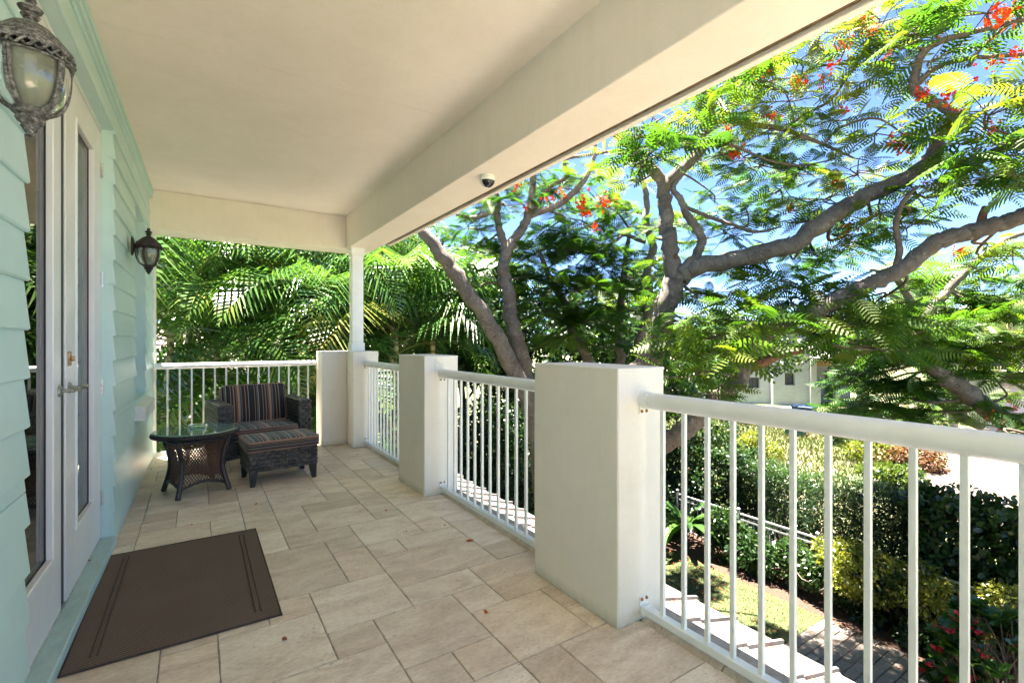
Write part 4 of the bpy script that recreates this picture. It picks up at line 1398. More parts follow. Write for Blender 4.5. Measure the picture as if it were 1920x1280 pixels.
def poinciana(name_label, base, limbs, pads, flowers, seed, tint_shift=0.0, stubs=(), dens=1.0, rs_=.88):
    """limbs: list of (points, radii); pads: (centre, radius, thickness, tint, frond size)"""
    rs = random.Random(seed); rn = np.random.RandomState(seed)
    pads = [(c_, r_, th_, ti_, fs_ * .84) for c_, r_, th_, ti_, fs_ in pads]
    t = empty('poinciana_tree', base, label=name_label, cat='tree', group='flame trees outside the balcony')
    allp = []
    for k, (pts, rad) in enumerate(limbs):
        P = catmull(pts, 6)
        n = len(P)
        rr = lerp_list(rad, n)
        rr = [r_ * rs_ * (1 + .05 * math.sin(i * 1.7 + k) + rs.uniform(-.03, .03)) for i, r_ in enumerate(rr)]
        P = [p + Vector((rs.gauss(0, .12), rs.gauss(0, .12), rs.gauss(0, .12))) * r_ for p, r_ in zip(P, rr)]
        b = MB(); b.tube(P, rr, 12)
        world_mb(b, 'trunk' if k == 0 else 'branch', M['bark'] if rad[0] > .05 else M['twig_bark'], t, base)
        allp += [(p, r_) for p, r_ in zip(P[2:], rr[2:])]
    for pts, r0, r1 in stubs:
        b = MB(); b.tube(catmull(pts, 4), lerp_list([r0, r1], len(catmull(pts, 4))), 9)
        world_mb(b, 'dead_branch', M['old_bark'], t, base)
    AP = np.array([p[:] for p, _ in allp])
    tw = MB()
    FP = []; FD = []; FS = []; FT = []; FU = []
    for (c, rad, thick, tint, fs) in pads:
        c = Vector(c)
        dd = AP - np.array(c[:]); dist = np.linalg.norm(dd, axis=1) + np.where(dd[:, 2] > .3, 1.0, 0)
        i = int(np.argmin(dist)); p0 = allp[i][0]
        L = (c - p0).length
        side = Vector((rs.gauss(0, 1), rs.gauss(0, 1), rs.gauss(0, .6))) * L * .13
        sd2 = Vector((rs.gauss(0, 1), rs.gauss(0, 1), rs.gauss(0, .6))) * L * .09
        pts = catmull([p0, p0.lerp(c, .35) + side, p0.lerp(c, .7) + sd2, c], 5)
        r0 = min(allp[i][1] * .6, .012 + .012 * L)
        tw.tube(pts, lerp_list([r0, .009], len(pts)), 6, cap=False)
        nt = max(5, int(rs.uniform(7, 10) * min(1.6, rad / .6)))
        for q in range(nt):
            a = 2 * math.pi * (q + rs.random() * .7) / nt
            Lr = rad * rs.uniform(.55, 1.05)
            e = c + Vector((math.cos(a) * Lr, math.sin(a) * Lr, rs.gauss(0, .5) * thick))
            st = c.lerp(p0, rs.uniform(0, .35 if L > .5 else 0))
            mid = st.lerp(e, .5) + Vector((rs.gauss(0, 1), rs.gauss(0, 1), rs.gauss(0, 1))) * Lr * .10
            tp = catmull([st, mid, e], 3)
            tw.tube(tp, lerp_list([.009, .0035], len(tp)), 4, cap=False)
            nf = max(4, int(dens * (4.2 + 4.4 * Lr / fs * .5)))
            for z in range(nf):
                f_ = rs.uniform(.25, 1.0) if z else 1.0
                k = f_ * (len(tp) - 1); k0 = min(len(tp) - 2, int(k))
                p = tp[k0].lerp(tp[k0 + 1], k - k0)
                aa = a + rs.gauss(0, .85)
                FP.append(p[:]); FD.append((math.cos(aa), math.sin(aa), rs.gauss(.02, .42)))
                FS.append(fs * rs.uniform(.65, 1.2)); FT.append(min(1, max(0, tint + tint_shift + rs.gauss(0, .13))))
                FU.append((rs.gauss(0, .5), rs.gauss(0, .5), 1))
    world_mb(tw, 'twigs', M['twig_bark'], t, base, kind='stuff')
    FP = np.array(FP); n = len(FP)
    B = frames(np.array(FD), np.array(FU)); S = np.array(FS); T = np.array(FT)
    # the nearest fronds, large in the picture, are objects of their own
    depth = FP[:, 0] * SA + FP[:, 1] * CA
    size = S / np.maximum(depth, 1)
    order = np.argsort(-size)
    near = order[:110]
    restm = np.ones(n, bool); restm[near] = False
    ri = np.where(restm)[0]
    o = scatter(FR_V, FR_F, FP[ri], B[ri], S[ri], 'crown', M['poinciana_leaf'], T[ri], parent=t, loc=np.array(base[:]), kind='stuff')
    o.location = (0, 0, 0)
    fm = {}
    for i in near:
        key = int(T[i] * 5)
        if key not in fm:
            me = bpy.data.meshes.new('leaf_frond'); me.from_pydata(FR_V2.tolist(), [], FR_F2.tolist()); me.materials.append(M['poinciana_leaf'])
            at = me.attributes.new('tint', 'FLOAT', 'POINT'); at.data.foreach_set('value', [key / 5 + .1] * len(FR_V2)); fm[key] = me
        m4 = Matrix([list(B[i][0]) + [0], list(B[i][1]) + [0], list(B[i][2]) + [0], [0, 0, 0, 1]])
        o = link('leaf_frond', fm[key], t)
        o.matrix_local = Matrix.Translation(Vector(FP[i]) - Vector(base)) @ m4 @ Matrix.Scale(float(S[i]), 4)
    for k, (p, s) in enumerate(flowers):
        link('flower_cluster', fl_me[k % 4], t, Vector(p) - Vector(base), (rs.uniform(0, 6), rs.uniform(0, 6), rs.uniform(0, 6)), (s, s, s), kind='stuff')
    return t, n


def gz(p):
    return Vector((p.x, p.y, GZ))


def L3(lst):        # [(px,py,depth)...]
    return [D(*q) for q in lst]


# ------------------------------------------------- main flame tree (centre)
b0 = D(1135, 900, 7.6); b0 = gz(b0)
limbs = [
    ([b0, b0 + Vector((.0, 0, 1.3)), D(1185, 760, 7.5), D(1215, 680, 7.4), D(1242, 600, 7.3), D(1270, 520, 7.2)], [.30, .26, .235, .225, .205, .20]),
    ([D(1270, 530, 7.2), D(1258, 480, 7.2), D(1252, 430, 7.2), D(1246, 380, 7.2), D(1243, 338, 7.2)], [.165, .150, .135, .125, .12]),
    ([D(1243, 342, 7.2), D(1212, 305, 7.0), D(1172, 262, 6.8), D(1120, 220, 6.6), D(1050, 160, 6.4)], [.105, .10, .095, .085, .06]),
    ([D(1246, 345, 7.2), D(1290, 307, 7.1), D(1318, 270, 7.0), D(1332, 222, 6.9), D(1330, 150, 6.8), D(1300, 60, 6.8)], [.105, .10, .09, .08, .07, .05]),
    # big right limb
    ([D(1268, 528, 7.2), D(1310, 502, 7.1), D(1400, 480, 6.9), D(1490, 455, 6.7), D(1575, 395, 6.5), D(1628, 366, 6.4), D(1700, 335, 6.2), D(1742, 298, 6.0), D(1770, 245, 5.9), D(1795, 215, 5.8)],
     [.17, .155, .150, .148, .145, .135, .12, .10, .085, .07]),
    ([D(1795, 218, 5.8), D(1758, 196, 5.8), D(1722, 175, 5.8), D(1714, 145, 5.8), D(1735, 95, 5.7), D(1780, 72, 5.6), D(1865, 50, 5.4), D(1950, 30, 5.2)], [.065, .068, .066, .060, .052, .045, .036, .025]),
    ([D(1742, 302, 6.0), D(1790, 308, 5.8), D(1840, 296, 5.6), D(1900, 270, 5.4), D(1980, 240, 5.2)], [.085, .08, .07, .055, .04]),
    ([D(1722, 158, 5.8), D(1750, 130, 5.7), D(1815, 110, 5.6), D(1920, 102, 5.4), D(2000, 90, 5.3)], [.04, .036, .03, .025, .02]),
    ([D(1815, 125, 5.6), D(1845, 85, 5.5), D(1885, 52, 5.4), D(1930, 20, 5.3)], [.03, .026, .022, .016]),
    # inner white limb beside the main stem
    ([D(1275, 512, 7.1), D(1306, 478, 7.1), D(1315, 442, 7.1), D(1290, 408, 7.1), D(1277, 375, 7.1), D(1262, 352, 7.15), D(1285, 320, 7.2)], [.095, .085, .078, .07, .06, .05, .03]),
    ([D(1285, 388, 7.1), D(1325, 405, 7.0), D(1370, 420, 6.9), D(1420, 435, 6.8), D(1465, 425, 6.7)], [.035, .034, .03, .024, .015]),
    ([D(1330, 235, 6.9), D(1360, 226, 6.9), D(1425, 236, 6.8), D(1468, 242, 6.7), D(1505, 256, 6.6), D(1545, 271, 6.5), D(1600, 296, 6.4)], [.05, .05, .047, .04, .034, .026, .014]),
    ([D(1470, 240, 6.7), D(1510, 215, 6.6), D(1560, 185, 6.5), D(1600, 130, 6.4), D(1640, 118, 6.3), D(1700, 112, 6.2)], [.028, .026, .023, .02, .016, .01]),
    ([D(1545, 270, 6.5), D(1575, 240, 6.4), D(1640, 222, 6.3), D(1690, 250, 6.2), D(1720, 285, 6.1)], [.022, .02, .017, .014, .01]),
    ([D(1430, 160, 6.7), D(1480, 172, 6.6), D(1520, 130, 6.5), D(1600, 120, 6.4), D(1680, 130, 6.3)], [.025, .024, .02, .017, .01]),
    ([D(1340, 262, 6.9), D(1380, 275, 6.8), D(1440, 300, 6.7), D(1500, 310, 6.6), D(1560, 300, 6.5)], [.03, .026, .02, .016, .01]),
    # low limb rising right (second big limb)
    ([b0 + Vector((.05, -.05, .3)), b0 + Vector((.15, -.1, 1.3)), D(1195, 870, 7.3), D(1248, 832, 7.0), D(1310, 782, 6.8), D(1368, 730, 6.6), D(1392, 690, 6.5), D(1400, 655, 6.45), D(1450, 618, 6.35), D(1525, 586, 6.2),
      D(1600, 546, 6.0), D(1662, 520, 5.9), D(1712, 488, 5.8), D(1762, 454, 5.7), D(1815, 434, 5.55), D(1875, 421, 5.4), D(1920, 402, 5.2), D(2000, 370, 4.9)],
     [.20, .19, .185, .175, .165, .155, .15, .125, .125, .12, .118, .118, .12, .118, .115, .11, .10, .08]),
    ([D(1680, 512, 5.85), D(1686, 465, 5.85), D(1680, 422, 5.85), D(1692, 380, 5.85), D(1720, 350, 5.8)], [.05, .045, .04, .032, .02]),
]
stubs = [([D(1392, 692, 6.5), D(1425, 680, 6.5), D(1460, 665, 6.5), D(1505, 655, 6.5)], .09, .05),
         ([D(1838, 428, 5.5), D(1842, 405, 5.5), D(1848, 388, 5.5)], .05, .035),
         ([D(1264, 487, 7.15), D(1268, 478, 7.05)], .06, .03)]
pads_px = [  # px, py, depth, radius, tint, frond
    (1540, 60, 6.2, .62, .80, .36), (1500, 112, 6.3, .55, .72, .36), (1650, 35, 6.2, .5, .70, .36), (1625, 98, 6.1, .5, .60, .36), (1585, 20, 6.4, .5, .75, .34),
    (1700, 65, 5.6, .55, .45, .42), (1745, 115, 5.6, .45, .35, .42), (1850, 25, 5.3, .65, .35, .45), (1760, 20, 5.6, .5, .55, .42), (1900, 165, 5.2, .55, .62, .45), (1480, 190, 6.5, .55, .72, .34),
    (1450, 150, 6.5, .5, .62, .34), (1580, 150, 6.3, .4, .65, .34), (1440, 245, 6.6, .45, .60, .34), (1500, 250, 6.6, .4, .45, .34), (1560, 225, 6.5, .5, .62, .32),
    (1640, 250, 6.0, .4, .60, .36), (1850, 205, 5.0, .60, .66, .50), (1885, 262, 4.8, .65, .30, .52), (1800, 270, 5.4, .45, .40, .46), (1920, 320, 4.9, .6, .35, .5), (1660, 150, 6.2, .35, .68, .34),
    (1425, 312, 7.2, .75, .28, .36), (1490, 330, 7.3, .70, .25, .36), (1455, 362, 7.6, .55, .30, .36), (1610, 330, 6.9, .80, .68, .34), (1540, 372, 7.0, .65, .55, .36), (1500, 415, 7.4, .55, .40, .36),
    (1650, 400, 6.4, .55, .60, .36), (1610, 428, 7.2, .6, .30, .36), (1590, 465, 7.6, .75, .18, .38), (1480, 470, 7.8, .6, .20, .36), (1540, 492, 8.0, .6, .22, .36),
    (1720, 365, 6.2, .5, .45, .36), (1800, 350, 5.9, .6, .62, .38), (1880, 345, 5.6, .55, .60, .40), (1850, 470, 6.8, .6, .5, .38), (1905, 480, 6.4, .6, .55, .38), (1700, 430, 6.4, .4, .45, .36),
    (1240, 222, 6.0, .5, .60, .44), (1260, 268, 5.9, .60, .18, .50), (1215, 290, 6.0, .45, .22, .46), (1345, 195, 6.2, .45, .62, .44), (1380, 158, 6.0, .55, .35, .46), (1420, 120, 6.0, .45, .45, .44),
    (1370, 240, 6.9, .45, .75, .34), (1400, 200, 6.9, .45, .72, .34), (1350, 290, 7.1, .55, .45, .34), (1400, 300, 7.2, .5, .50, .34), (1310, 300, 7.4, .4, .68, .34),
    (1150, 305, 7.3, .45, .75, .34), (1190, 340, 7.5, .4, .70, .34), (1240, 430, 8.2, .5, .45, .34), (1340, 380, 7.8, .5, .35, .34), (1360, 440, 7.6, .6, .28, .36), (1300, 410, 8.2, .5, .50, .34),
    (1400, 395, 7.5, .5, .40, .34), (1350, 500, 7.8, .65, .22, .38), (1420, 525, 7.7, .60, .24, .38), (1300, 560, 8.2, .6, .25, .36), (1350, 560, 8.0, .5, .22, .36),
    (1500, 535, 6.6, .70, .38, .46), (1450, 585, 6.2, .65, .40, .48), (1395, 610, 5.9, .60, .42, .52), (1310, 632, 5.9, .55, .50, .54), (1350, 660, 5.7, .50, .48, .54), (1295, 690, 6.3, .5, .35, .46), (1330, 735, 6.5, .5, .25, .44),
    (1560, 598, 6.6, .70, .30, .46), (1590, 585, 6.9, .65, .26, .44), (1470, 545, 6.9, .6, .30, .44), (1650, 560, 6.8, .6, .35, .44), (1260, 560, 7.6, .55, .3, .42), (1640, 610, 6.2, .70, .42, .48), (1530, 560, 6.3, .5, .40, .46), (1650, 655, 6.4, .60, .34, .46), (1280, 600, 7.0, .5, .42, .44), (1270, 655, 7.2, .5, .40, .42),
]
pads = [(D(x, y, d), r_, .13 + r_ * .12, t_, f_) for x, y, d, r_, t_, f_ in pads_px]
pads += [(Vector(q), .75, .25, .5, .42) for q in ((8.2, .9, 5.0), (7.4, .0, 5.2), (9.3, .6, 4.6), (8.4, -1.6, 4.8), (9.2, -2.4, 4.4), (7.0, -2.0, 5.0), (5.2, -.6, 5.5))]
limbs += [([Vector((7.3, 1.2, 4.5)), Vector((7.6, .2, 4.8)), Vector((8.0, -1.0, 4.7)), Vector((8.3, -2.2, 4.6))], [.06, .05, .04, .02]), ([Vector((7.3, 1.2, 4.5)), Vector((8.4, .9, 4.6)), Vector((9.4, .3, 4.4)), Vector((10.2, .2, 4.1))], [.06, .05, .04, .02])]
fl_px = [(1742, 165, 5.6, 1.0), (1785, 180, 5.5, 1.25), (1800, 200, 5.5, .9), (1880, 30, 5.2, 1.3), (1890, 12, 5.2, .9), (1860, 115, 5.3, .8), (1905, 100, 5.2, .7), (1685, 266, 5.9, 1.3), (1690, 275, 5.9, 1.0),
         (1500, 45, 6.1, .8), (1640, 55, 6.1, .8), (1580, 85, 6.2, .9), (1660, 70, 6.1, .7), (1750, 60, 5.7, .7), (1410, 130, 5.9, .9), (1425, 118, 6.0, .8), (1438, 138, 5.9, .7), (1365, 240, 6.8, .9), (1378, 290, 6.9, .9),
         (1500, 150, 6.3, .9), (1545, 150, 6.3, .8), (1450, 215, 6.4, .7), (1580, 205, 6.3, .8), (1590, 428, 6.9, .9), (1570, 345, 6.6, .8), (1740, 340, 6.0, .7), (1730, 175, 5.7, .8), (1480, 392, 7.2, .7), (1860, 240, 5.2, .8),
         (1668, 100, 6.2, .8), (1535, 30, 6.2, .7), (1610, 50, 6.2, .9), (1640, 90, 6.1, .7), (1800, 470, 6.0, .5), (1560, 120, 6.2, .7)]
fl = [(D(x, y, d), s) for x, y, d, s in fl_px]
_, nA = poinciana('large flame tree with red blossoms, thick limbs crossing the view right of the nearest pier', b0, limbs, pads, fl, 3, stubs=stubs, dens=.80, tint_shift=.05, rs_=.82)

# ------------------------------------------------- flame tree left of it, leaning trunks
b1 = gz(D(1040, 900, 8.6))
limbs = [
    ([b1, D(1010, 830, 8.5), D(978, 722, 8.4), D(935, 640, 8.3), D(902, 582, 8.2), D(858, 520, 8.1), D(822, 470, 8.0), D(790, 430, 7.9)], [.22, .20, .185, .165, .155, .145, .135, .10]),
    ([b1 + Vector((.1, .1, .2)), D(1008, 780, 8.6), D(989, 709, 8.6), D(974, 652, 8.6), D(959, 600, 8.6), D(955, 553, 8.6), D(944, 512, 8.6), D(950, 470, 8.6), D(972, 440, 8.6), D(989, 409, 8.6), D(998, 360, 8.6), D(1000, 300, 8.6)],
     [.20, .19, .175, .165, .155, .14, .13, .12, .10, .09, .075, .05]),
    ([D(950, 468, 8.6), D(936, 428, 8.5), D(928, 398, 8.4), D(890, 408, 8.3), D(855, 402, 8.2)], [.085, .075, .06, .05, .03]),
    ([D(932, 405, 8.4), D(935, 375, 8.4), D(925, 350, 8.3), D(915, 310, 8.2)], [.05, .045, .04, .03]),
    ([D(992, 405, 8.6), D(1050, 382, 8.5), D(1090, 345, 8.4), D(1110, 310, 8.3), D(1116, 270, 8.2), D(1110, 220, 8.2)], [.07, .068, .06, .045, .035, .02]),
    ([D(1000, 395, 8.6), D(1030, 352, 8.6), D(1065, 330, 8.5), D(1060, 300, 8.4), D(1120, 288, 8.4), D(1180, 280, 8.3)], [.05, .048, .042, .035, .03, .02]),
]
pads_px = [(945, 385, 8.6, .55, .25, .38), (900, 400, 8.4, .45, .45, .38), (880, 428, 8.6, .5, .25, .38), (960, 470, 9.2, .6, .20, .40), (925, 520, 9.4, .6, .22, .38), (990, 345, 8.9, .55, .30, .38), (1030, 385, 9.2, .5, .35, .38),
           (1000, 520, 9.3, .6, .20, .40), (1050, 350, 8.8, .5, .45, .36), (900, 465, 9.0, .5, .20, .40), (935, 350, 8.6, .45, .40, .36), (1010, 318, 8.6, .4, .62, .34), (1100, 330, 8.6, .4, .62, .34), (1040, 440, 9.2, .6, .2, .4),
           (880, 560, 9.8, .6, .3, .38), (905, 620, 10, .7, .35, .38)]
pads = [(D(x, y, d), r_, .13 + r_ * .12, t_, f_) for x, y, d, r_, t_, f_ in pads_px]
fl = [(D(x, y, d), s) for x, y, d, s in [(1055, 360, 8.4, 1.0), (1095, 378, 8.4, 1.3), (1090, 385, 8.4, 1.0), (1135, 380, 8.3, 1.0), (1030, 372, 8.5, .9), (985, 390, 8.4, .8), (1100, 400, 8.4, .8), (968, 345, 8.3, .8)]]
_, nB = poinciana('flame tree with two leaning bare trunks rising behind the railing left of the nearest pier', b1, limbs, pads, fl, 5, rs_=.85)

# ------------------------------------------------- thinner trees between them
b2 = gz(D(1150, 900, 9.6))
limbs = [
    ([b2, D(1130, 760, 9.6), D(1106, 682, 9.5), D(1076, 622, 9.4), D(1058, 568, 9.3), D(1034, 528, 9.2), D(1010, 470, 9.1)], [.16, .14, .12, .105, .09, .07, .04]),
    ([b2 + Vector((.1, 0, .2)), D(1160, 760, 9.7), D(1163, 680, 9.7), D(1160, 608, 9.7), D(1172, 500, 9.7), D(1180, 430, 9.6)], [.13, .12, .105, .095, .07, .04]),
    ([b2 + Vector((.2, .1, .2)), D(1200, 760, 9.2), D(1200, 638, 9.2), D(1216, 590, 9.2), D(1214, 500, 9.2), D(1226, 465, 9.2), D(1210, 415, 9.2), D(1213, 376, 9.2), D(1205, 338, 9.1), D(1190, 290, 9.0)],
     [.13, .12, .11, .10, .09, .085, .075, .065, .05, .03]),
    ([D(1210, 455, 9.2), D(1170, 440, 9.1), D(1150, 455, 9.0), D(1110, 470, 9.0)], [.045, .04, .034, .02]),
    ([D(1214, 440, 9.2), D(1245, 450, 9.0), D(1290, 455, 8.9), D(1330, 445, 8.8)], [.04, .034, .03, .02]),
]
pads_px = [(1120, 380, 9.5, .65, .38, .38), (1090, 412, 9.4, .70, .22, .40), (1040, 455, 9.4, .75, .18, .42), (1120, 470, 9.3, .75, .20, .42), (1180, 425, 9.7, .55, .35, .38), (1055, 520, 9.0, .75, .15, .44), (1150, 535, 9.2, .75, .22, .42),
           (1020, 590, 8.9, .75, .25, .44), (1110, 600, 9.0, .75, .18, .44), (1040, 640, 8.8, .6, .42, .44), (1160, 385, 9.6, .5, .42, .36), (1090, 540, 8.8, .6, .30, .44), (1230, 520, 10, .6, .3, .38), (1180, 580, 10, .6, .45, .38), (1075, 470, 9.0, .6, .30, .42),
           (1000, 545, 9.1, .5, .25, .42), (1130, 500, 9.0, .55, .22, .42), (1190, 490, 9.8, .5, .3, .4), (1140, 650, 9.6, .6, .3, .4), (1080, 580, 8.8, .6, .22, .44), (1010, 480, 9.3, .5, .2, .42)]
pads = [(D(x, y, d), r_, .15 + r_ * .16, t_, f_) for x, y, d, r_, t_, f_ in pads_px]
fl = [(D(x, y, d), s) for x, y, d, s in [(1130, 375, 9.1, .9), (1155, 372, 9.1, .8), (1115, 425, 8.9, .7)]]
_, nC = poinciana('slender multi-stemmed flame tree with dense dark crown above the nearest pier', b2, limbs, pads, fl, 8, dens=1.25, tint_shift=.10)

# ------------------------------------------------- flame tree at the right edge
b3 = gz(D(2060, 1000, 8.2))
limbs = [
    ([b3, b3 + Vector((-.1, 0, 1.2)), D(1960, 860, 8.1), D(1905, 808, 8.0), D(1850, 765, 8.0), D(1800, 728, 8.0), D(1755, 690, 8.0), D(1732, 645, 8.0), D(1724, 600, 8.0)], [.26, .24, .20, .17, .165, .16, .15, .12, .105]),
    ([D(1724, 605, 8.0), D(1700, 552, 8.0), D(1685, 525, 8.0), D(1660, 512, 7.9), D(1632, 505, 7.8)], [.075, .07, .06, .035, .022]),
    ([D(1724, 605, 8.0), D(1760, 562, 7.9), D(1795, 525, 7.8), D(1840, 482, 7.7), D(1890, 447, 7.6), D(1925, 436, 7.5), D(2000, 420, 7.4)], [.085, .08, .075, .065, .055, .045, .03]),
    ([D(1850, 478, 7.7), D(1880, 470, 7.6), D(1930, 460, 7.5)], [.05, .04, .025]),
    ([D(2000, 820, 8.2), D(1950, 740, 8.6), D(1900, 710, 9), D(1850, 690, 9.2)], [.14, .12, .11, .07]),
    ([D(1840, 800, 9.5), D(1800, 780, 9.5), D(1760, 755, 9.5), D(1735, 735, 9.5)], [.10, .09, .07, .04]),
]
pads_px = [(1700, 610, 7.8, .75, .38, .44), (1770, 600, 8.0, .75, .50, .42), (1850, 590, 8.0, .75, .45, .42), (1905, 575, 7.6, .7, .40, .42), (1660, 655, 8.2, .75, .30, .44), (1720, 680, 8.4, .70, .25, .44), (1790, 660, 8.2, .75, .50, .42),
           (1870, 640, 8.0, .75, .55, .42), (1900, 700, 8.0, .6, .50, .42), (1690, 725, 8.6, .75, .22, .42), (1640, 720, 8.8, .70, .24, .42), (1745, 735, 9.0, .6, .35, .40), (1820, 700, 9.0, .6, .60, .40), (1610, 765, 8.8, .6, .18, .42),
           (1680, 775, 8.8, .6, .25, .42), (1880, 770, 7.8, .45, .45, .40), (1780, 770, 9.6, .5, .5, .38), (1740, 790, 9.8, .5, .4, .38), (1600, 640, 8.2, .6, .35, .44),
           (1590, 705, 8.6, .5, .2, .42), (1830, 745, 9.4, .5, .55, .38), (1915, 830, 6.6, .45, .3, .42), (1800, 560, 8.2, .6, .5, .4), (1860, 530, 8.0, .6, .45, .4), (1700, 640, 8.2, .6, .4, .44), (1840, 660, 8.6, .6, .55, .42)]
pads = [(D(x, y, d), r_, .15 + r_ * .12, t_, f_) for x, y, d, r_, t_, f_ in pads_px]
fl = [(D(x, y, d), s) for x, y, d, s in [(1868, 778, 7.7, .8), (1882, 790, 7.7, .8), (1900, 765, 7.7, .6), (1797, 472, 7.5, .7)]]
_, nD = poinciana('flame tree leaning in from the right edge of the frame above the driveway', b3, limbs, pads, fl, 12, dens=1.5, tint_shift=.05)
print('fronds', nA, nB, nC, nD)

# ================================================================= PALMS
def palm_frond_mesh(seed, dead=0.0):
    rs = random.Random(seed)
    V = []; F = []; T = []
    n = 44
    L = 2.4
    droop = rs.uniform(.75, 1.15)
    th = R(62); x = z = 0.0
    pts = []
    for k in range(n + 1):
        pts.append((x, z, th))
        x += math.cos(th) * L / n; z += math.sin(th) * L / n
        th -= R(droop * (1.3 + 2.9 * (k / n)))
    tw_ = rs.uniform(-.3, .3)
    b = MB()
    b.tube([(p[0], 0, p[1]) for p in pts[::4]], lerp_list([.016, .012, .006, .003], len(pts[::4])), 5, tint=.78)
    for k in range(7, n + 1):
        t = k / n
        x, z, th = pts[k]
        Ll = (.80 * math.sin(math.pi * min(1, (t * .86 + .16))) ** .7 + .05) * rs.uniform(.9, 1.08)
        w = .019 * rs.uniform(.8, 1.15)
        for s in (-1, 1):
            fwd = .55 + .5 * t
            up_ = .48 + rs.gauss(0, .10) + tw_ * s
            d0 = Vector((math.cos(th) * fwd - math.sin(th) * up_ * .6, s * 1.0, math.sin(th) * fwd + math.cos(th) * up_)).normalized()
            d1 = (d0 + Vector((0, 0, -.85 - rs.random() * .3))).normalized()
            p0 = Vector((x, 0, z)); p1 = p0 + d0 * Ll * .5; p2 = p1 + d1 * Ll * .55
            ax = Vector((math.cos(th), 0, math.sin(th)))
            tn = min(1, max(0, .35 + rs.gauss(0, .12) + (.2 if t > .85 else 0)))
            b.add([p0 - ax * w * .5, p0 + ax * w * .5, p1 + ax * w, p1 - ax * w, p2], [(0, 1, 2, 3), (3, 2, 4)], tn)
    me = bpy.data.meshes.new('frond'); me.from_pydata([tuple(v) for v in b.v], [], b.f); me.materials.append(M['palm_leaf'])
    tt = [min(1, v + dead) for v in b.t]
    at = me.attributes.new('tint', 'FLOAT', 'POINT'); at.data.foreach_set('value', tt)
    return me


pf_me = [palm_frond_mesh(20 + k) for k in range(5)] + [palm_frond_mesh(40, .5)] + [palm_frond_mesh(44 + k, .18) for k in range(3)]


def palm(base, h, nf, label, lean=(0, 0), sc=1.0, r=.055, seed=0, yellow=False, cat='palm', group='areca palms behind the balcony'):
    rs = random.Random(seed)
    t = empty('areca_palm', base, label=label, cat=cat, group=group)
    b = MB()
    top = Vector((lean[0], lean[1], h))
    pts = [Vector((0, 0, 0)), Vector((lean[0] * .3, lean[1] * .3, h * .4)), Vector((lean[0] * .65, lean[1] * .65, h * .75)), top]
    P = catmull(pts, 8)
    b.tube(P, [r * (1.1 - .25 * i / len(P)) * (1.08 if i % 2 else 1) for i in range(len(P))], 9)
    b.build('trunk', M['palm_stem'], t, smooth=True)
    b = MB(); b.tube([top, top + Vector((0, 0, .35)), top + Vector((0, 0, .7))], [r * .9, r * 1.0, r * .4], 9)
    b.build('crownshaft', M['palm_stem'], t, smooth=True)
    for k in range(nf):
        a = 2.4 * k + rs.uniform(-.3, .3)
        age = k / max(1, nf - 1)
        tilt = R(-12 + 52 * age) + rs.gauss(0, .12)
        z = .55 - .35 * age
        m_ = pf_me[6 + rs.randrange(3)] if yellow else (pf_me[5] if (age > .93 and rs.random() < .3) else pf_me[rs.randrange(5)])
        s = sc * rs.uniform(.85, 1.15)
        if base[1] < 14 and base[1] + lean[1] + math.sin(a) * 2.0 * s < 7.1: a = -a
        link('frond', m_, t, top + Vector((0, 0, z)), (rs.gauss(0, .15), tilt, a), (s, s, s))
    return t


pl_px = [  # x, y, height above ground, fronds
    (-.6, 9.5, 4.6, 13), (.5, 9.9, 4.2, 14), (1.3, 9.6, 3.7, 13), (2.2, 9.4, 4.9, 14), (1.7, 10.6, 5.6, 14), (-.1, 10.6, 5.7, 14), (3.2, 9.6, 4.7, 13), (4.2, 9.4, 4.4, 12), (3.9, 10.6, 5.3, 13), (.8, 9.2, 2.2, 10), (-.4, 9.2, 2.6, 10), (2.6, 9.2, 2.8, 10), (3.1, 11.2, 5.9, 12), (-1.6, 9.8, 5.6, 12), (3.1, 8.9, 4.3, 9)]
plab = ['areca palm with arching fronds at the far left beside the house corner', 'areca palm directly behind the round table and back railing', 'areca palm with low arching fronds behind the armchair', 'tall areca palm behind the far corner column',
        'taller areca palm rising behind the palms over the armchair', 'tall areca palm at left whose fronds reach the end beam', 'areca palm with ringed yellowish stem just right of the column', 'areca palm next to the leaning flame tree trunk',
        'areca palm deep in the grove right of the column', 'small young areca palm low behind the armchair', 'small young areca palm low behind the glass table', 'young areca palm low behind the corner wall',
        'tallest areca palm at the back of the grove', 'areca palm at the far left, mostly behind the house corner', 'slim areca palm with ringed stem seen through the short railing']
for k, (x, y, h, nf) in enumerate(pl_px):
    palm(Vector((x, y, GZ)), h, nf, plab[k], lean=(rnd.uniform(-.3, .3), rnd.uniform(-.3, .3)), sc=rnd.uniform(1.1, 1.4), seed=k)
# coconut palm far right
pc = D(1790, 640, 24); pc.z = GZ
palm(pc, 6.3, 16, 'distant coconut palm with yellowish fronds between the limbs at right', lean=(-.6, .4), sc=1.75, r=.16, seed=77, yellow=True, group='')
pc = D(1900, 640, 26); pc.z = GZ
palm(pc, 5.2, 14, 'second distant palm with yellowish fronds near the right edge', lean=(.3, .2), sc=1.5, r=.14, seed=78, yellow=True, group='')


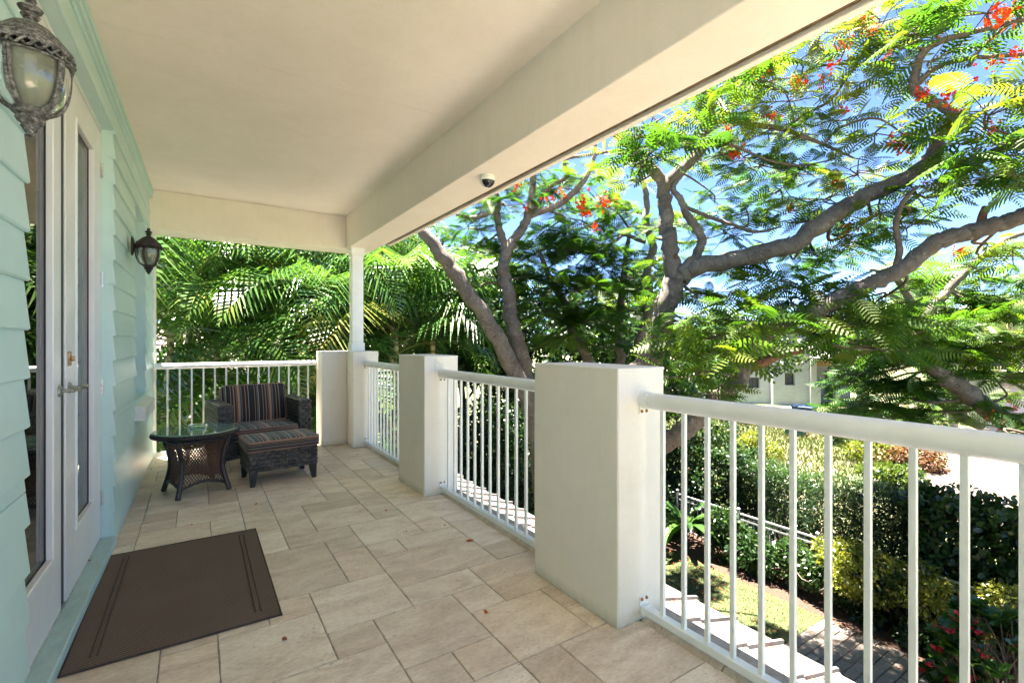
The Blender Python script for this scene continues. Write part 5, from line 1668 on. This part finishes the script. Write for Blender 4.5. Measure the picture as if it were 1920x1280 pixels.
# ================================================================= BROADLEAF TREES, HEDGES
def blob_leaves(blobs, n, rs, shell=.55):
    """points and outward normals over a set of ellipsoids"""
    W = np.array([b_[1][0] * b_[1][1] + b_[1][2] * b_[1][0] for b_ in blobs]); W = W / W.sum()
    idx = rs.choice(len(blobs), n, p=W)
    C = np.array([b_[0] for b_ in blobs])[idx]; Rr = np.array([b_[1] for b_ in blobs])[idx]
    d = rs.normal(0, 1, (n, 3)); d /= np.linalg.norm(d, axis=1, keepdims=True)
    rr = shell + (1 - shell) * rs.uniform(0, 1, n) ** .5
    rr *= 1 + .12 * np.sin(d[:, 0] * 7 + idx) * np.cos(d[:, 1] * 6 + idx * 2) + rs.normal(0, .05, n)
    return C + d * Rr * rr[:, None], d


def broad_tree(label, c, size, n, leaf, mat, seed, tint=.4, group=None, trunk_r=.16, name='broadleaf_tree', cat='tree', nb=9):
    rs = np.random.RandomState(seed); rp = random.Random(seed)
    base = Vector((c[0], c[1], GZ))
    t = empty(name, base, label=label, cat=cat, group=group)
    blobs = []
    for k in range(nb):
        o = rs.normal(0, .42, 3)
        blobs.append((np.array([c[0] + o[0] * size[0], c[1] + o[1] * size[1], c[2] + o[2] * size[2]]), np.array(size) * rs.uniform(.35, .6)))
    P, d = blob_leaves(blobs, n, rs)
    P[:, 2] = np.maximum(P[:, 2], GZ + .05)
    dirs = d + rs.normal(0, .6, (n, 3)); dirs[:, 2] -= .3
    o = scatter(OV_V if leaf > .12 else DIA_V, OV_F if leaf > .12 else DIA_F, P, frames(dirs, d + rs.normal(0, .5, (n, 3))), rs.uniform(.7, 1.3, n) * leaf, 'crown', M[mat], np.clip(tint + rs.normal(0, .18, n), 0, 1), parent=t, loc=np.array(base[:]), kind='stuff')
    o.location = (0, 0, 0)
    b = MB()
    top = Vector(c)
    b.tube(catmull([base, base.lerp(top, .5) + Vector((rp.gauss(0, .15), rp.gauss(0, .15), 0)), top], 6), lerp_list([trunk_r, trunk_r * .5], 13), 8)
    world_mb(b, 'trunk', M['bark'], t, base)
    b = MB()
    for bl in blobs:
        e = Vector(bl[0]); s = base.lerp(top, rp.uniform(.45, .9))
        b.tube(catmull([s, s.lerp(e, .5) + Vector((rp.gauss(0, .2), rp.gauss(0, .2), rp.gauss(0, .1))), e], 3), lerp_list([trunk_r * .4, .015], 7), 5, cap=False)
    world_mb(b, 'limbs', M['twig_bark'], t, base, kind='stuff')
    return t


bt = [  # px, py, depth, size, n, leaf, mat, tint, label
    (330, 470, 15, (2.2, 2.2, 2.2), 9000, .17, 'broad_leaf', .55, 'bright green broadleaf tree behind the palms near the house corner'),
    (480, 560, 17, (2.6, 2.2, 2.6), 8000, .17, 'broad_leaf', .25, 'dark broadleaf tree behind the palms over the armchair'),
    (620, 500, 16, (2.4, 2.2, 2.6), 9000, .16, 'broad_leaf', .35, 'broadleaf tree behind the palms left of the corner column'),
    (760, 600, 15, (2.4, 2.0, 2.4), 10000, .15, 'broad_leaf', .22, 'dark broadleaf tree behind the palms right of the corner column'),
    (850, 620, 14, (1.8, 1.8, 2.2), 9000, .15, 'broad_leaf', .6, 'light green broadleaf tree behind the leaning bare trunk'),
    (960, 690, 13, (2.0, 1.8, 2.0), 11000, .13, 'broad_leaf', .15, 'dark shrubby tree behind the two leaning trunks'),
    (1090, 690, 13, (2.0, 1.8, 1.7), 11000, .13, 'broad_leaf', .15, 'dark shrubby tree just above the nearest pier'),
    (1150, 600, 17, (1.8, 1.8, 1.8), 8000, .15, 'broad_leaf', .75, 'yellow green tree glimpsed between the slender stems'),
    (1240, 700, 14, (1.6, 1.6, 1.4), 9000, .11, 'broad_leaf', .3, 'grey green bushy tree right of the nearest pier'),
    (1370, 650, 30, (3.0, 3.0, 2.2), 8000, .22, 'broad_leaf', .5, 'distant rounded tree left of the grey block house'),
    (1620, 640, 33, (3.6, 3.6, 2.4), 8000, .24, 'broad_leaf', .4, 'distant tree right of the grey block house'),
    (1760, 640, 38, (5.0, 4.0, 2.8), 9000, .28, 'broad_leaf', .45, 'wide distant tree behind the coconut palm'),
    (1900, 610, 34, (4.5, 4.0, 3.0), 9000, .26, 'broad_leaf', .35, 'distant tree at the right edge behind the palms'),
    (1480, 660, 46, (5.0, 4.0, 2.2), 7000, .3, 'broad_leaf', .4, 'faraway tree line bush behind the grey block house'),
    (1300, 650, 42, (5.0, 4.0, 2.6), 7000, .3, 'broad_leaf', .35, 'faraway dark tree left of the grey block house'),
    (400, 760, 13.5, (2.2, 1.8, 1.5), 9000, .14, 'broad_leaf', .25, 'dark understorey tree behind the back railing at left'),
    (620, 760, 12.5, (2.2, 1.6, 1.5), 9000, .14, 'broad_leaf', .2, 'dark understorey tree behind the corner wall'),
    (900, 850, 11.5, (1.8, 1.5, 1.4), 11000, .10, 'hedge_leaf', .25, 'dark glossy shrub seen through the railing of the middle bay'),
    (850, 940, 10.5, (1.3, 1.2, 1.0), 7000, .10, 'hedge_leaf', .3, 'glossy leaved shrub below the middle railing beside the roof'),
    (960, 930, 10.0, (1.3, 1.2, 1.1), 7000, .10, 'hedge_leaf', .25, 'dark shrub below the railing close to the nearest pier'),
]
for k, (px, py, dd, sz, n, lf, mt, tn, lab) in enumerate(bt):
    broad_tree(lab, tuple(D(px, py, dd)), sz, n, lf, mt, 100 + k, tn, trunk_r=.14 if dd < 25 else .3)


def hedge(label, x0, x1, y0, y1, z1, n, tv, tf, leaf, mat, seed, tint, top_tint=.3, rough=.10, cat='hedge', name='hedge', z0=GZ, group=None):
    rs = np.random.RandomState(seed)
    base = Vector(((x0 + x1) / 2, (y0 + y1) / 2, z0))
    t = empty(name, base, label=label, cat=cat, group=group)
    w, l, h = x1 - x0, y1 - y0, z1 - z0
    A = [w * l, l * h * 1.6, l * h * .3, w * h, w * h]; A = np.array(A) / sum(A)
    f = rs.choice(5, n, p=A)
    u, v = rs.uniform(0, 1, n), rs.uniform(0, 1, n)
    P = np.zeros((n, 3)); N = np.zeros((n, 3))
    for k in range(5):
        m_ = f == k
        if k == 0: P[m_] = np.stack([x0 + w * u[m_], y0 + l * v[m_], np.full(m_.sum(), z1)], 1); N[m_] = (0, 0, 1)
        if k == 1: P[m_] = np.stack([np.full(m_.sum(), x0), y0 + l * u[m_], z0 + h * v[m_]], 1); N[m_] = (-1, 0, .2)
        if k == 2: P[m_] = np.stack([np.full(m_.sum(), x1), y0 + l * u[m_], z0 + h * v[m_]], 1); N[m_] = (1, 0, .2)
        if k == 3: P[m_] = np.stack([x0 + w * u[m_], np.full(m_.sum(), y0), z0 + h * v[m_]], 1); N[m_] = (0, -1, .2)
        if k == 4: P[m_] = np.stack([x0 + w * u[m_], np.full(m_.sum(), y1), z0 + h * v[m_]], 1); N[m_] = (0, 1, .2)
    lump = np.sin(P[:, 1] * 3.1 + seed) * np.cos(P[:, 2] * 3.7 + P[:, 0] * 2.3) + .6 * np.sin(P[:, 1] * 7.3 + P[:, 0] * 6)
    P += N * (lump * rough)[:, None] - N * (rs.exponential(.22, n))[:, None] + rs.normal(0, .02, (n, 3))
    P[:, 2] = np.maximum(P[:, 2], z0 + .02)
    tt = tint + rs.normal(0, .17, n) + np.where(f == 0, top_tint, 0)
    dirs = N * .5 + rs.normal(0, .65, (n, 3))
    o = scatter(tv, tf, P, frames(dirs, N + rs.normal(0, .45, (n, 3)) + np.array([0, 0, .4])), rs.uniform(.7, 1.3, n) * leaf, 'foliage', M[mat], np.clip(tt, 0, 1), parent=t, loc=np.array(base[:]), kind='stuff')
    o.location = (0, 0, 0)
    rp = random.Random(seed)
    b = MB()
    for k in range(int(l / .35) + 2):
        y = y0 + l * (k + .5) / (int(l / .35) + 2); x = (x0 + x1) / 2 + rp.uniform(-.2, .2) * w
        for q in range(4):
            e = Vector((rp.uniform(x0 + .05, x1 - .05), y + rp.uniform(-.35, .35), z0 + h * rp.uniform(.5, .97)))
            b.tube(catmull([(x, y, z0), Vector((x, y, z0)).lerp(e, .5) + Vector((rp.gauss(0, .07), rp.gauss(0, .07), 0)), e], 3), lerp_list([.022, .006], 7), 4, cap=False)
    world_mb(b, 'stems', M['twig_bark'], t, base, kind='stuff')
    return t


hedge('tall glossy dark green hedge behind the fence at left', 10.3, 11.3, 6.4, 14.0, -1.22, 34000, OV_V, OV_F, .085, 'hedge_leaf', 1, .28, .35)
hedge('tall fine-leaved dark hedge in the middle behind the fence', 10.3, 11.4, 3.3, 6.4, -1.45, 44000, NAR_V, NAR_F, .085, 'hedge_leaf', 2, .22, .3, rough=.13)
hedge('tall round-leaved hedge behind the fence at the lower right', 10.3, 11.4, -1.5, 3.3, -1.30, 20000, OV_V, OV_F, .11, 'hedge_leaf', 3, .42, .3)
# yellow-green shrubs on the fence
for k, (y, z, s) in enumerate([(3.85, -2.55, .42), (3.35, -2.62, .45), (2.8, -2.60, .45), (2.25, -2.66, .45), (1.7, -2.6, .5)]):
    lab = ['yellow-green shrub at the far end of the bright row by the fence', 'second yellow-green shrub from the far end of the row', 'yellow-green shrub in the middle of the row above the paved path', 'yellow-green shrub behind the red-flowered bush, left side', 'yellow-green shrub nearest the right edge of the frame'][k]
    broad_tree(lab, (9.5, y, z), (s * 1.15, s * 1.35, s * .9), 2600, .062, 'yellow_leaf', 300 + k, .50, group='yellow-green shrubs in front of the fence', trunk_r=.03, name='shrub', cat='shrub', nb=6)
for k, y in enumerate([3.2, 4.0, 4.75, 5.5, 6.2, 7.8]):
    lab = ['low dark shrub at the path edge below the yellow-green row', 'low dark shrub where the lawn meets the paved path', 'low fine-leaved shrub along the lawn, third from the path', 'low shrub with narrow leaves in the middle of the lawn border', 'low shrub beside the strap-leaved plant', 'low shrub beyond the strap-leaved plant'][k]
    broad_tree(lab, (9.6, y, -2.92), (.42, .64, .56), 3800, .085, 'hedge_leaf', 330 + k, .40, group='low border shrubs along the lawn', trunk_r=.02, name='shrub', cat='low shrub', nb=6)
hedge('low dark hedge strip at the edge of the paved path', 9.15, 9.7, -1.0, 3.0, -2.98, 5000, OV_V, OV_F, .055, 'hedge_leaf', 9, .30, .2, cat='low hedge')

# fence
fx = 9.95
ft = empty('fence', (fx, 4.5, GZ), label='low white metal picket fence in front of the tall hedges', cat='fence')
for nm, z in (('top_rail', .98), ('upper_rail', .86), ('bottom_rail', .14)):
    b = MB(); b.box(-.014, .014, -6.5, 6.5, z - .016, z + .016); b.build(nm, M['fence_paint'], ft)
pk = MB(); pk.box(-.008, .008, -.008, .008, .06, .93)
pkm = bpy.data.meshes.new('picket'); pkm.from_pydata(pk.v, [], pk.f); pkm.materials.append(M['fence_paint'])
po = MB(); po.bbox(-.025, .025, -.025, .025, 0, 1.08, .003); po.add([(-.03, -.03, 1.08), (.03, -.03, 1.08), (.03, .03, 1.08), (-.03, .03, 1.08), (0, 0, 1.12)], [(0, 1, 4), (1, 2, 4), (2, 3, 4), (3, 0, 4)])
pom = bpy.data.meshes.new('fence_post'); pom.from_pydata(po.v, [], po.f); pom.materials.append(M['fence_paint'])
y = -6.4; k = 0
while y < 6.4:
    if k % 14 == 0: link('fence_post', pom, ft, (0, y, 0))
    else: link('picket', pkm, ft, (0, y, 0))
    y += .115; k += 1
for q in range(8):     # crossed braces between the two upper rails
    b = MB(); y0 = -6.4 + q * 1.61
    for (p, r_) in (((0, y0 + .03, .875), (0, y0 + .8, .965)), ((0, y0 + .8, .965), (0, y0 + 1.58, .875))):
        b.tube([p, r_], .008, 6)
    b.build('brace', M['fence_paint'], ft)

# strap-leaved plant
def strap_plant(base, n, L, label, seed):
    rs = random.Random(seed)
    t = empty('strap_leaf_plant', base, label=label, cat='plant')
    for k in range(n):
        a = 2.4 * k + rs.uniform(-.3, .3); e = R(rs.uniform(35, 80)); ll = L * rs.uniform(.7, 1.1)
        b = MB(); vs = []; fs = []
        x = 0; z = 0; m_ = 9
        for q in range(m_ + 1):
            f_ = q / m_; w = .075 * math.sin(math.pi * min(1, f_ * .93 + .07)) ** .6 * (1 if f_ < .98 else .1)
            wob = .008 * math.sin(q * 1.9)
            for s in (-1, 0, 1): vs.append((x, s * w + wob, z + abs(s) * w * .35))
            x += math.cos(e) * ll / m_; z += math.sin(e) * ll / m_; e -= R(9 + 6 * rs.random())
        for q in range(m_):
            for s in (0, 1): fs.append((q * 3 + s, q * 3 + s + 1, q * 3 + s + 4, q * 3 + s + 3))
        b.add(vs, fs, rs.uniform(.2, .9))
        o = b.build('leaf', M['strap_leaf'], t, smooth=True); o.rotation_euler = (0, 0, a); o.location = (0, 0, .05)
    return t


strap_plant(Vector((9.2, 6.95, GZ + .45)), 20, 1.15, 'large strap-leaved plant with arching bright leaves at the lawn border', 4)
strap_plant(Vector((8.8, 8.0, GZ)), 14, .9, 'smaller strap-leaved plant behind the nearest pier edge', 6)

# red flowered jatropha bush
def whorl_bush(label, c, rad, nstem, seed):
    rs = random.Random(seed); rn = np.random.RandomState(seed)
    base = Vector((c[0], c[1], GZ))
    t = empty('flowering_bush', base, label=label, cat='bush')
    b = MB(); P = []; Dn = []; S = []; T = []; tips = []
    for k in range(nstem):
        d = Vector((rs.gauss(0, 1), rs.gauss(0, 1), rs.gauss(.5, .7))).normalized()
        e = Vector(c) + Vector((d.x * rad, d.y * rad, d.z * rad * .95)) * rs.uniform(.72, 1.05)
        s0 = base + Vector((rs.gauss(0, .1), rs.gauss(0, .1), .1))
        pts = catmull([s0, s0.lerp(e, .55) + Vector((rs.gauss(0, .08), rs.gauss(0, .08), .1)), e], 4)
        b.tube(pts, lerp_list([.014, .005], len(pts)), 5, cap=False)
        tips.append(e)
        for q in range(17):
            a = 2.4 * q; f_ = rs.uniform(0, .22)
            p = e.lerp(Vector(c), f_ * rs.random())
            dd = Vector((math.cos(a), math.sin(a), rs.uniform(-.1, .9) - f_)) + d * .7
            P.append(p[:]); Dn.append(dd[:]); S.append(rs.uniform(.10, .17)); T.append(min(1, max(0, .45 + rs.gauss(0, .2))))
    n = len(P)
    world_mb(b, 'stems', M['twig_bark'], t, base, kind='stuff')
    o = scatter(OV_V, OV_F, np.array(P), frames(np.array(Dn), np.array([[0, 0, 1.0]] * n) + rn.normal(0, .2, (n, 3))), np.array(S), 'foliage', M['strap_leaf'], np.array(T), parent=t, loc=np.array(base[:]), kind='stuff')
    o.location = (0, 0, 0)
    fm = MB()
    for q in range(22):
        cc = Vector((rs.gauss(0, .022), rs.gauss(0, .022), rs.gauss(.01, .012))); dd = Vector((rs.gauss(0, 1), rs.gauss(0, 1), 1)).normalized(); e1 = dd.orthogonal().normalized(); e2 = dd.cross(e1)
        for p in range(5):
            a = p * 1.257; v = e1 * math.cos(a) + e2 * math.sin(a); s_ = dd.cross(v)
            fm.add([cc, cc + v * .010 + s_ * .006, cc + v * .018, cc + v * .010 - s_ * .006], [(0, 1, 2, 3)], rs.random())
    me = bpy.data.meshes.new('flower_head'); me.from_pydata(fm.v, [], fm.f); me.materials.append(M['flower_pink'])
    at = me.attributes.new('tint', 'FLOAT', 'POINT'); at.data.foreach_set('value', fm.t)
    for e in tips[::3]:
        link('flower_head', me, t, e + Vector((0, 0, .05)) - base, (rs.uniform(-.4, .4), rs.uniform(-.4, .4), rs.uniform(0, 6)), (1.2, 1.2, 1.2), kind='stuff')
    return t


c = D(1880, 1240, 5.5)
whorl_bush('bush with narrow green leaves and small red flower heads at the lower right corner', tuple(c), .62, 95, 2)
c = D(1800, 1290, 6.6)
whorl_bush('smaller red-flowered bush beside the paved path at the lower right', tuple(c), .42, 45, 5)

# ================================================================= FAR BUILDINGS AND YARD
def far_block():
    o0 = D(1455, 640, 36); o0.z = GZ
    t = empty('block_house', o0, -YAW - R(8), label='unfinished grey concrete block house with dark window openings and pale lean-to roof', cat='house')
    def w(x0, x1, z0, z1, y0=0, y1=.3, name='wall', mat='block_wall'):
        b = MB(); b.box(x0, x1, y0, y1, z0, z1); return b.build(name, M[mat], t)
    # front wall split around openings
    w(-3.3, -1.75, 0, 3.75, .6, .9); w(-1.75, -.95, 0, 1.2, .6, .9); w(-1.75, -.95, 2.0, 3.75, .6, .9); w(-.95, -.2, 0, 3.75, .6, .9)
    w(-.2, .62, 0, 5.45); w(.62, 1.32, 0, 1.5); w(.62, 1.32, 2.4, 5.45); w(1.32, 2.3, 0, 5.45)
    w(-.2, .1, 0, 5.15, .3, 6, 'side_wall'); w(2.0, 2.3, 0, 5.15, .3, 6, 'side_wall')
    w(.5, 1.45, 2.4, 2.55, -.05, 0, 'lintel', 'block_wall')
    for (x0, x1, z0, z1, yy) in ((.62, 1.32, 1.5, 2.4, .25), (-1.75, -.95, 1.2, 2.0, .85)):
        f = MB(); f.box(x0, x1, yy + .02, yy + .04, z0, z1); fo = f.build('window', M['far_dark'], t)
        b = MB(); b.box((x0 + x1) / 2 - .02, (x0 + x1) / 2 + .02, yy - .02, yy + .015, z0, z1); b.build('mullion', M['far_dark'], fo)
    w(2.32, 2.72, 0, 4.2, -.25, .1, 'porch_pillar', 'far_white'); w(2.25, 2.95, 0, 1.5, -.35, .2, 'pillar_base', 'far_white')
    for x in (4.0, 5.6): w(x, x + .3, 0, 3.6, -.25, .1, 'porch_pillar', 'far_white')
    b = MB(); b.add([(2.31, -.5, 3.55), (6.6, -.5, 3.55), (6.6, 4.5, 5.1), (2.31, 4.5, 5.1), (2.31, -.5, 3.35), (6.6, -.5, 3.35), (6.6, 4.5, 4.9), (2.31, 4.5, 4.9)], [(0, 1, 2, 3), (7, 6, 5, 4), (0, 4, 5, 1), (1, 5, 6, 2), (3, 2, 6, 7), (0, 3, 7, 4)])
    b.build('roof', M['far_roof'], t)
    w(2.75, 6.4, 2.95, 3.34, -.2, -.1, 'porch_beam', 'far_wood')
    w(2.31, 6.4, 0, 3.3, 2.5, 2.7, 'porch_wall', 'block_wall')
    w(3.1, 3.9, .5, 2.4, 2.44, 2.49, 'window', 'far_dark'); w(4.6, 5.5, .2, 2.4, 2.44, 2.49, 'window', 'far_dark')
    b = MB()
    for z in (4.15, 4.45, 4.75): b.box(-2.8, -.3, .7, .74, z, z + .05)
    for x in (-2.8, -1.6, -.4): b.box(x, x + .06, .7, .76, 3.76, 4.82)
    b.build('terrace_railing', M['far_wood'], t)
    b = MB(); b.box(-3.4, -.2, .6, 5, 3.751, 3.9); b.build('flat_roof', M['far_white'], t)
far_block()


def gable_house(label, p, w, dpt, wall_h, roof_h, rz, wallm='far_white', roofm='far_shingle'):
    t = empty('house', p, rz, label=label, cat='house')
    b = MB(); b.box(-w / 2, w / 2, -dpt / 2, dpt / 2, 0, wall_h); b.build('wall', M[wallm], t)
    e = .4
    # shingled courses stepped on each slope
    b = MB()
    nrow = 10
    for s in (-1, 1):
        for r_ in range(nrow):
            f0, f1 = r_ / nrow, (r_ + 1) / nrow
            y0_, y1_ = s * (dpt / 2 + e) * (1 - f0), s * (dpt / 2 + e) * (1 - f1)
            z0_, z1_ = wall_h + roof_h * f0, wall_h + roof_h * f1
            b.add([(-w / 2 - e, y0_, z0_ + .06), (w / 2 + e, y0_, z0_ + .06), (w / 2 + e, y1_, z1_ + .01), (-w / 2 - e, y1_, z1_ + .01), (-w / 2 - e, y0_, z0_), (w / 2 + e, y0_, z0_)],
                  [(0, 1, 2, 3) if s < 0 else (3, 2, 1, 0), (0, 4, 5, 1)])
    b.build('roof', M[roofm], t)
    b = MB(); b.add([(-w / 2, -dpt / 2, wall_h), (-w / 2, dpt / 2, wall_h), (-w / 2, 0, wall_h + roof_h)], [(0, 1, 2)]); b.add([(w / 2, -dpt / 2, wall_h), (w / 2, dpt / 2, wall_h), (w / 2, 0, wall_h + roof_h)], [(0, 2, 1)])
    b.build('gable', M[wallm], t)
    for x in (-w * .28, w * .05, w * .3):
        f = MB(); f.box(x - .5, x + .5, -dpt / 2 - .04, -dpt / 2 - .001, 1.0, 2.2); fo = f.build('window', M['far_dark'], t)
        f = MB(); f.box(x - .03, x + .03, -dpt / 2 - .07, -dpt / 2 - .041, 1.0, 2.2); f.build('mullion', M['far_white'], fo)
    return t


p = D(1990, 700, 27); p.z = GZ
gable_house('neighbouring house with pale shingled roof at the right edge behind the flame tree', p, 9, 7, 2.5, 1.4, -YAW - R(20))
p = D(470, 640, 21); p.z = GZ
gable_house('house with pinkish pale shingled roof glimpsed through the palms at left', p, 12, 8, 3.2, 2.3, -YAW + R(15))
p = D(1290, 700, 52); p.z = GZ
gable_house('faraway white house behind the trees left of the block house', p, 12, 8, 3.0, 1.6, -YAW, 'far_white', 'far_white')

# yard things
u0 = D(1492, 812, 24.5); u0.z = GZ
t = empty('utility_box', u0, .3, label='dark green utility box on the far lawn beyond the hedge', cat='utility box')
b = MB(); b.bbox(-.55, .55, -.4, .4, 0, .75, .02); b.build('box_body', M['box_green'], t)
b = MB(); b.add([(-.6, -.45, .76), (.6, -.45, .76), (.6, .45, .88), (-.6, .45, .88), (-.6, -.45, .83), (.6, -.45, .83), (.6, .45, .95), (-.6, .45, .95)], [(3, 2, 1, 0), (4, 5, 6, 7), (0, 1, 5, 4), (1, 2, 6, 5), (2, 3, 7, 6), (3, 0, 4, 7)]); b.build('lid', M['far_roof'], t)
u0 = D(1508, 800, 27); u0.z = GZ
t = empty('storage_bin', u0, .2, label='bright blue bin behind the green utility box', cat='bin')
b = MB(); b.add([(-.45, -.4, .05), (.45, -.4, .05), (.45, .4, .05), (-.45, .4, .05), (-.55, -.5, 1.1), (.55, -.5, 1.1), (.55, .5, 1.1), (-.55, .5, 1.1)], [(3, 2, 1, 0), (4, 5, 6, 7), (0, 1, 5, 4), (1, 2, 6, 5), (2, 3, 7, 6), (3, 0, 4, 7)]); b.build('bin_body', M['bin_blue'], t)
b = MB(); b.bbox(-.57, .57, -.52, .52, 1.101, 1.15, .01); b.build('lid', M['bin_blue'], t)
for k, (px, py, dd, s, mt, tn, lab) in enumerate([
        (1630, 832, 19.5, .75, 'yellow_leaf', .4, 'yellow-green garden bush on the far lawn beside the driveway'),
        (1690, 842, 18.5, .85, 'red_bush_leaf', .5, 'reddish croton bush at the driveway edge'),
        (1725, 860, 17.8, .7, 'red_bush_leaf', .8, 'small red-leaved bush touching the driveway'),
        (1655, 905, 15.2, .65, 'yellow_leaf', .15, 'low rounded green bush between the hedge and the driveway'),
        (1715, 915, 14.8, .60, 'broad_leaf', .6, 'small green bush at the near corner of the driveway'),
        (1420, 815, 20, .9, 'yellow_leaf', .45, 'bright yellow-green bush on the far lawn behind the hedge'),
        (1580, 815, 22, .7, 'broad_leaf', .7, 'leafy bush beside the bright far lawn'),
        (1330, 790, 19, 1.2, 'broad_leaf', .4, 'grey green bush beyond the hedge at left')]):
    p = D(px, py, dd)
    broad_tree(lab, (p.x, p.y, GZ + s * .6), (s * 1.1, s * 1.1, s * .8), 2600, .12, mt, 400 + k, tn, trunk_r=.05, name='garden_bush', cat='bush', nb=7)
# far lawn grass seen above the hedge
n = 30000
P = np.stack([npr.uniform(12, 27, n), npr.uniform(2, 20, n), np.full(n, GZ)], 1)
m_ = ~((P[:, 0] > 15) & (P[:, 1] < 7.6))
P = P[m_]; n = len(P)
a = npr.uniform(0, 6.28, n)
d = np.stack([np.cos(a) * .5, np.sin(a) * .5, np.ones(n)], 1)
scatter(np.array([[0, -.02, 0], [0, .02, 0], [.16, 0, 0]]), np.array([[0, 1, 2]]), P, frames(d, npr.normal(0, 1, (n, 3))), npr.uniform(.6, 1.6, n), 'grass', M['grass_leaf'], npr.uniform(0.2, 1, n), kind='stuff')
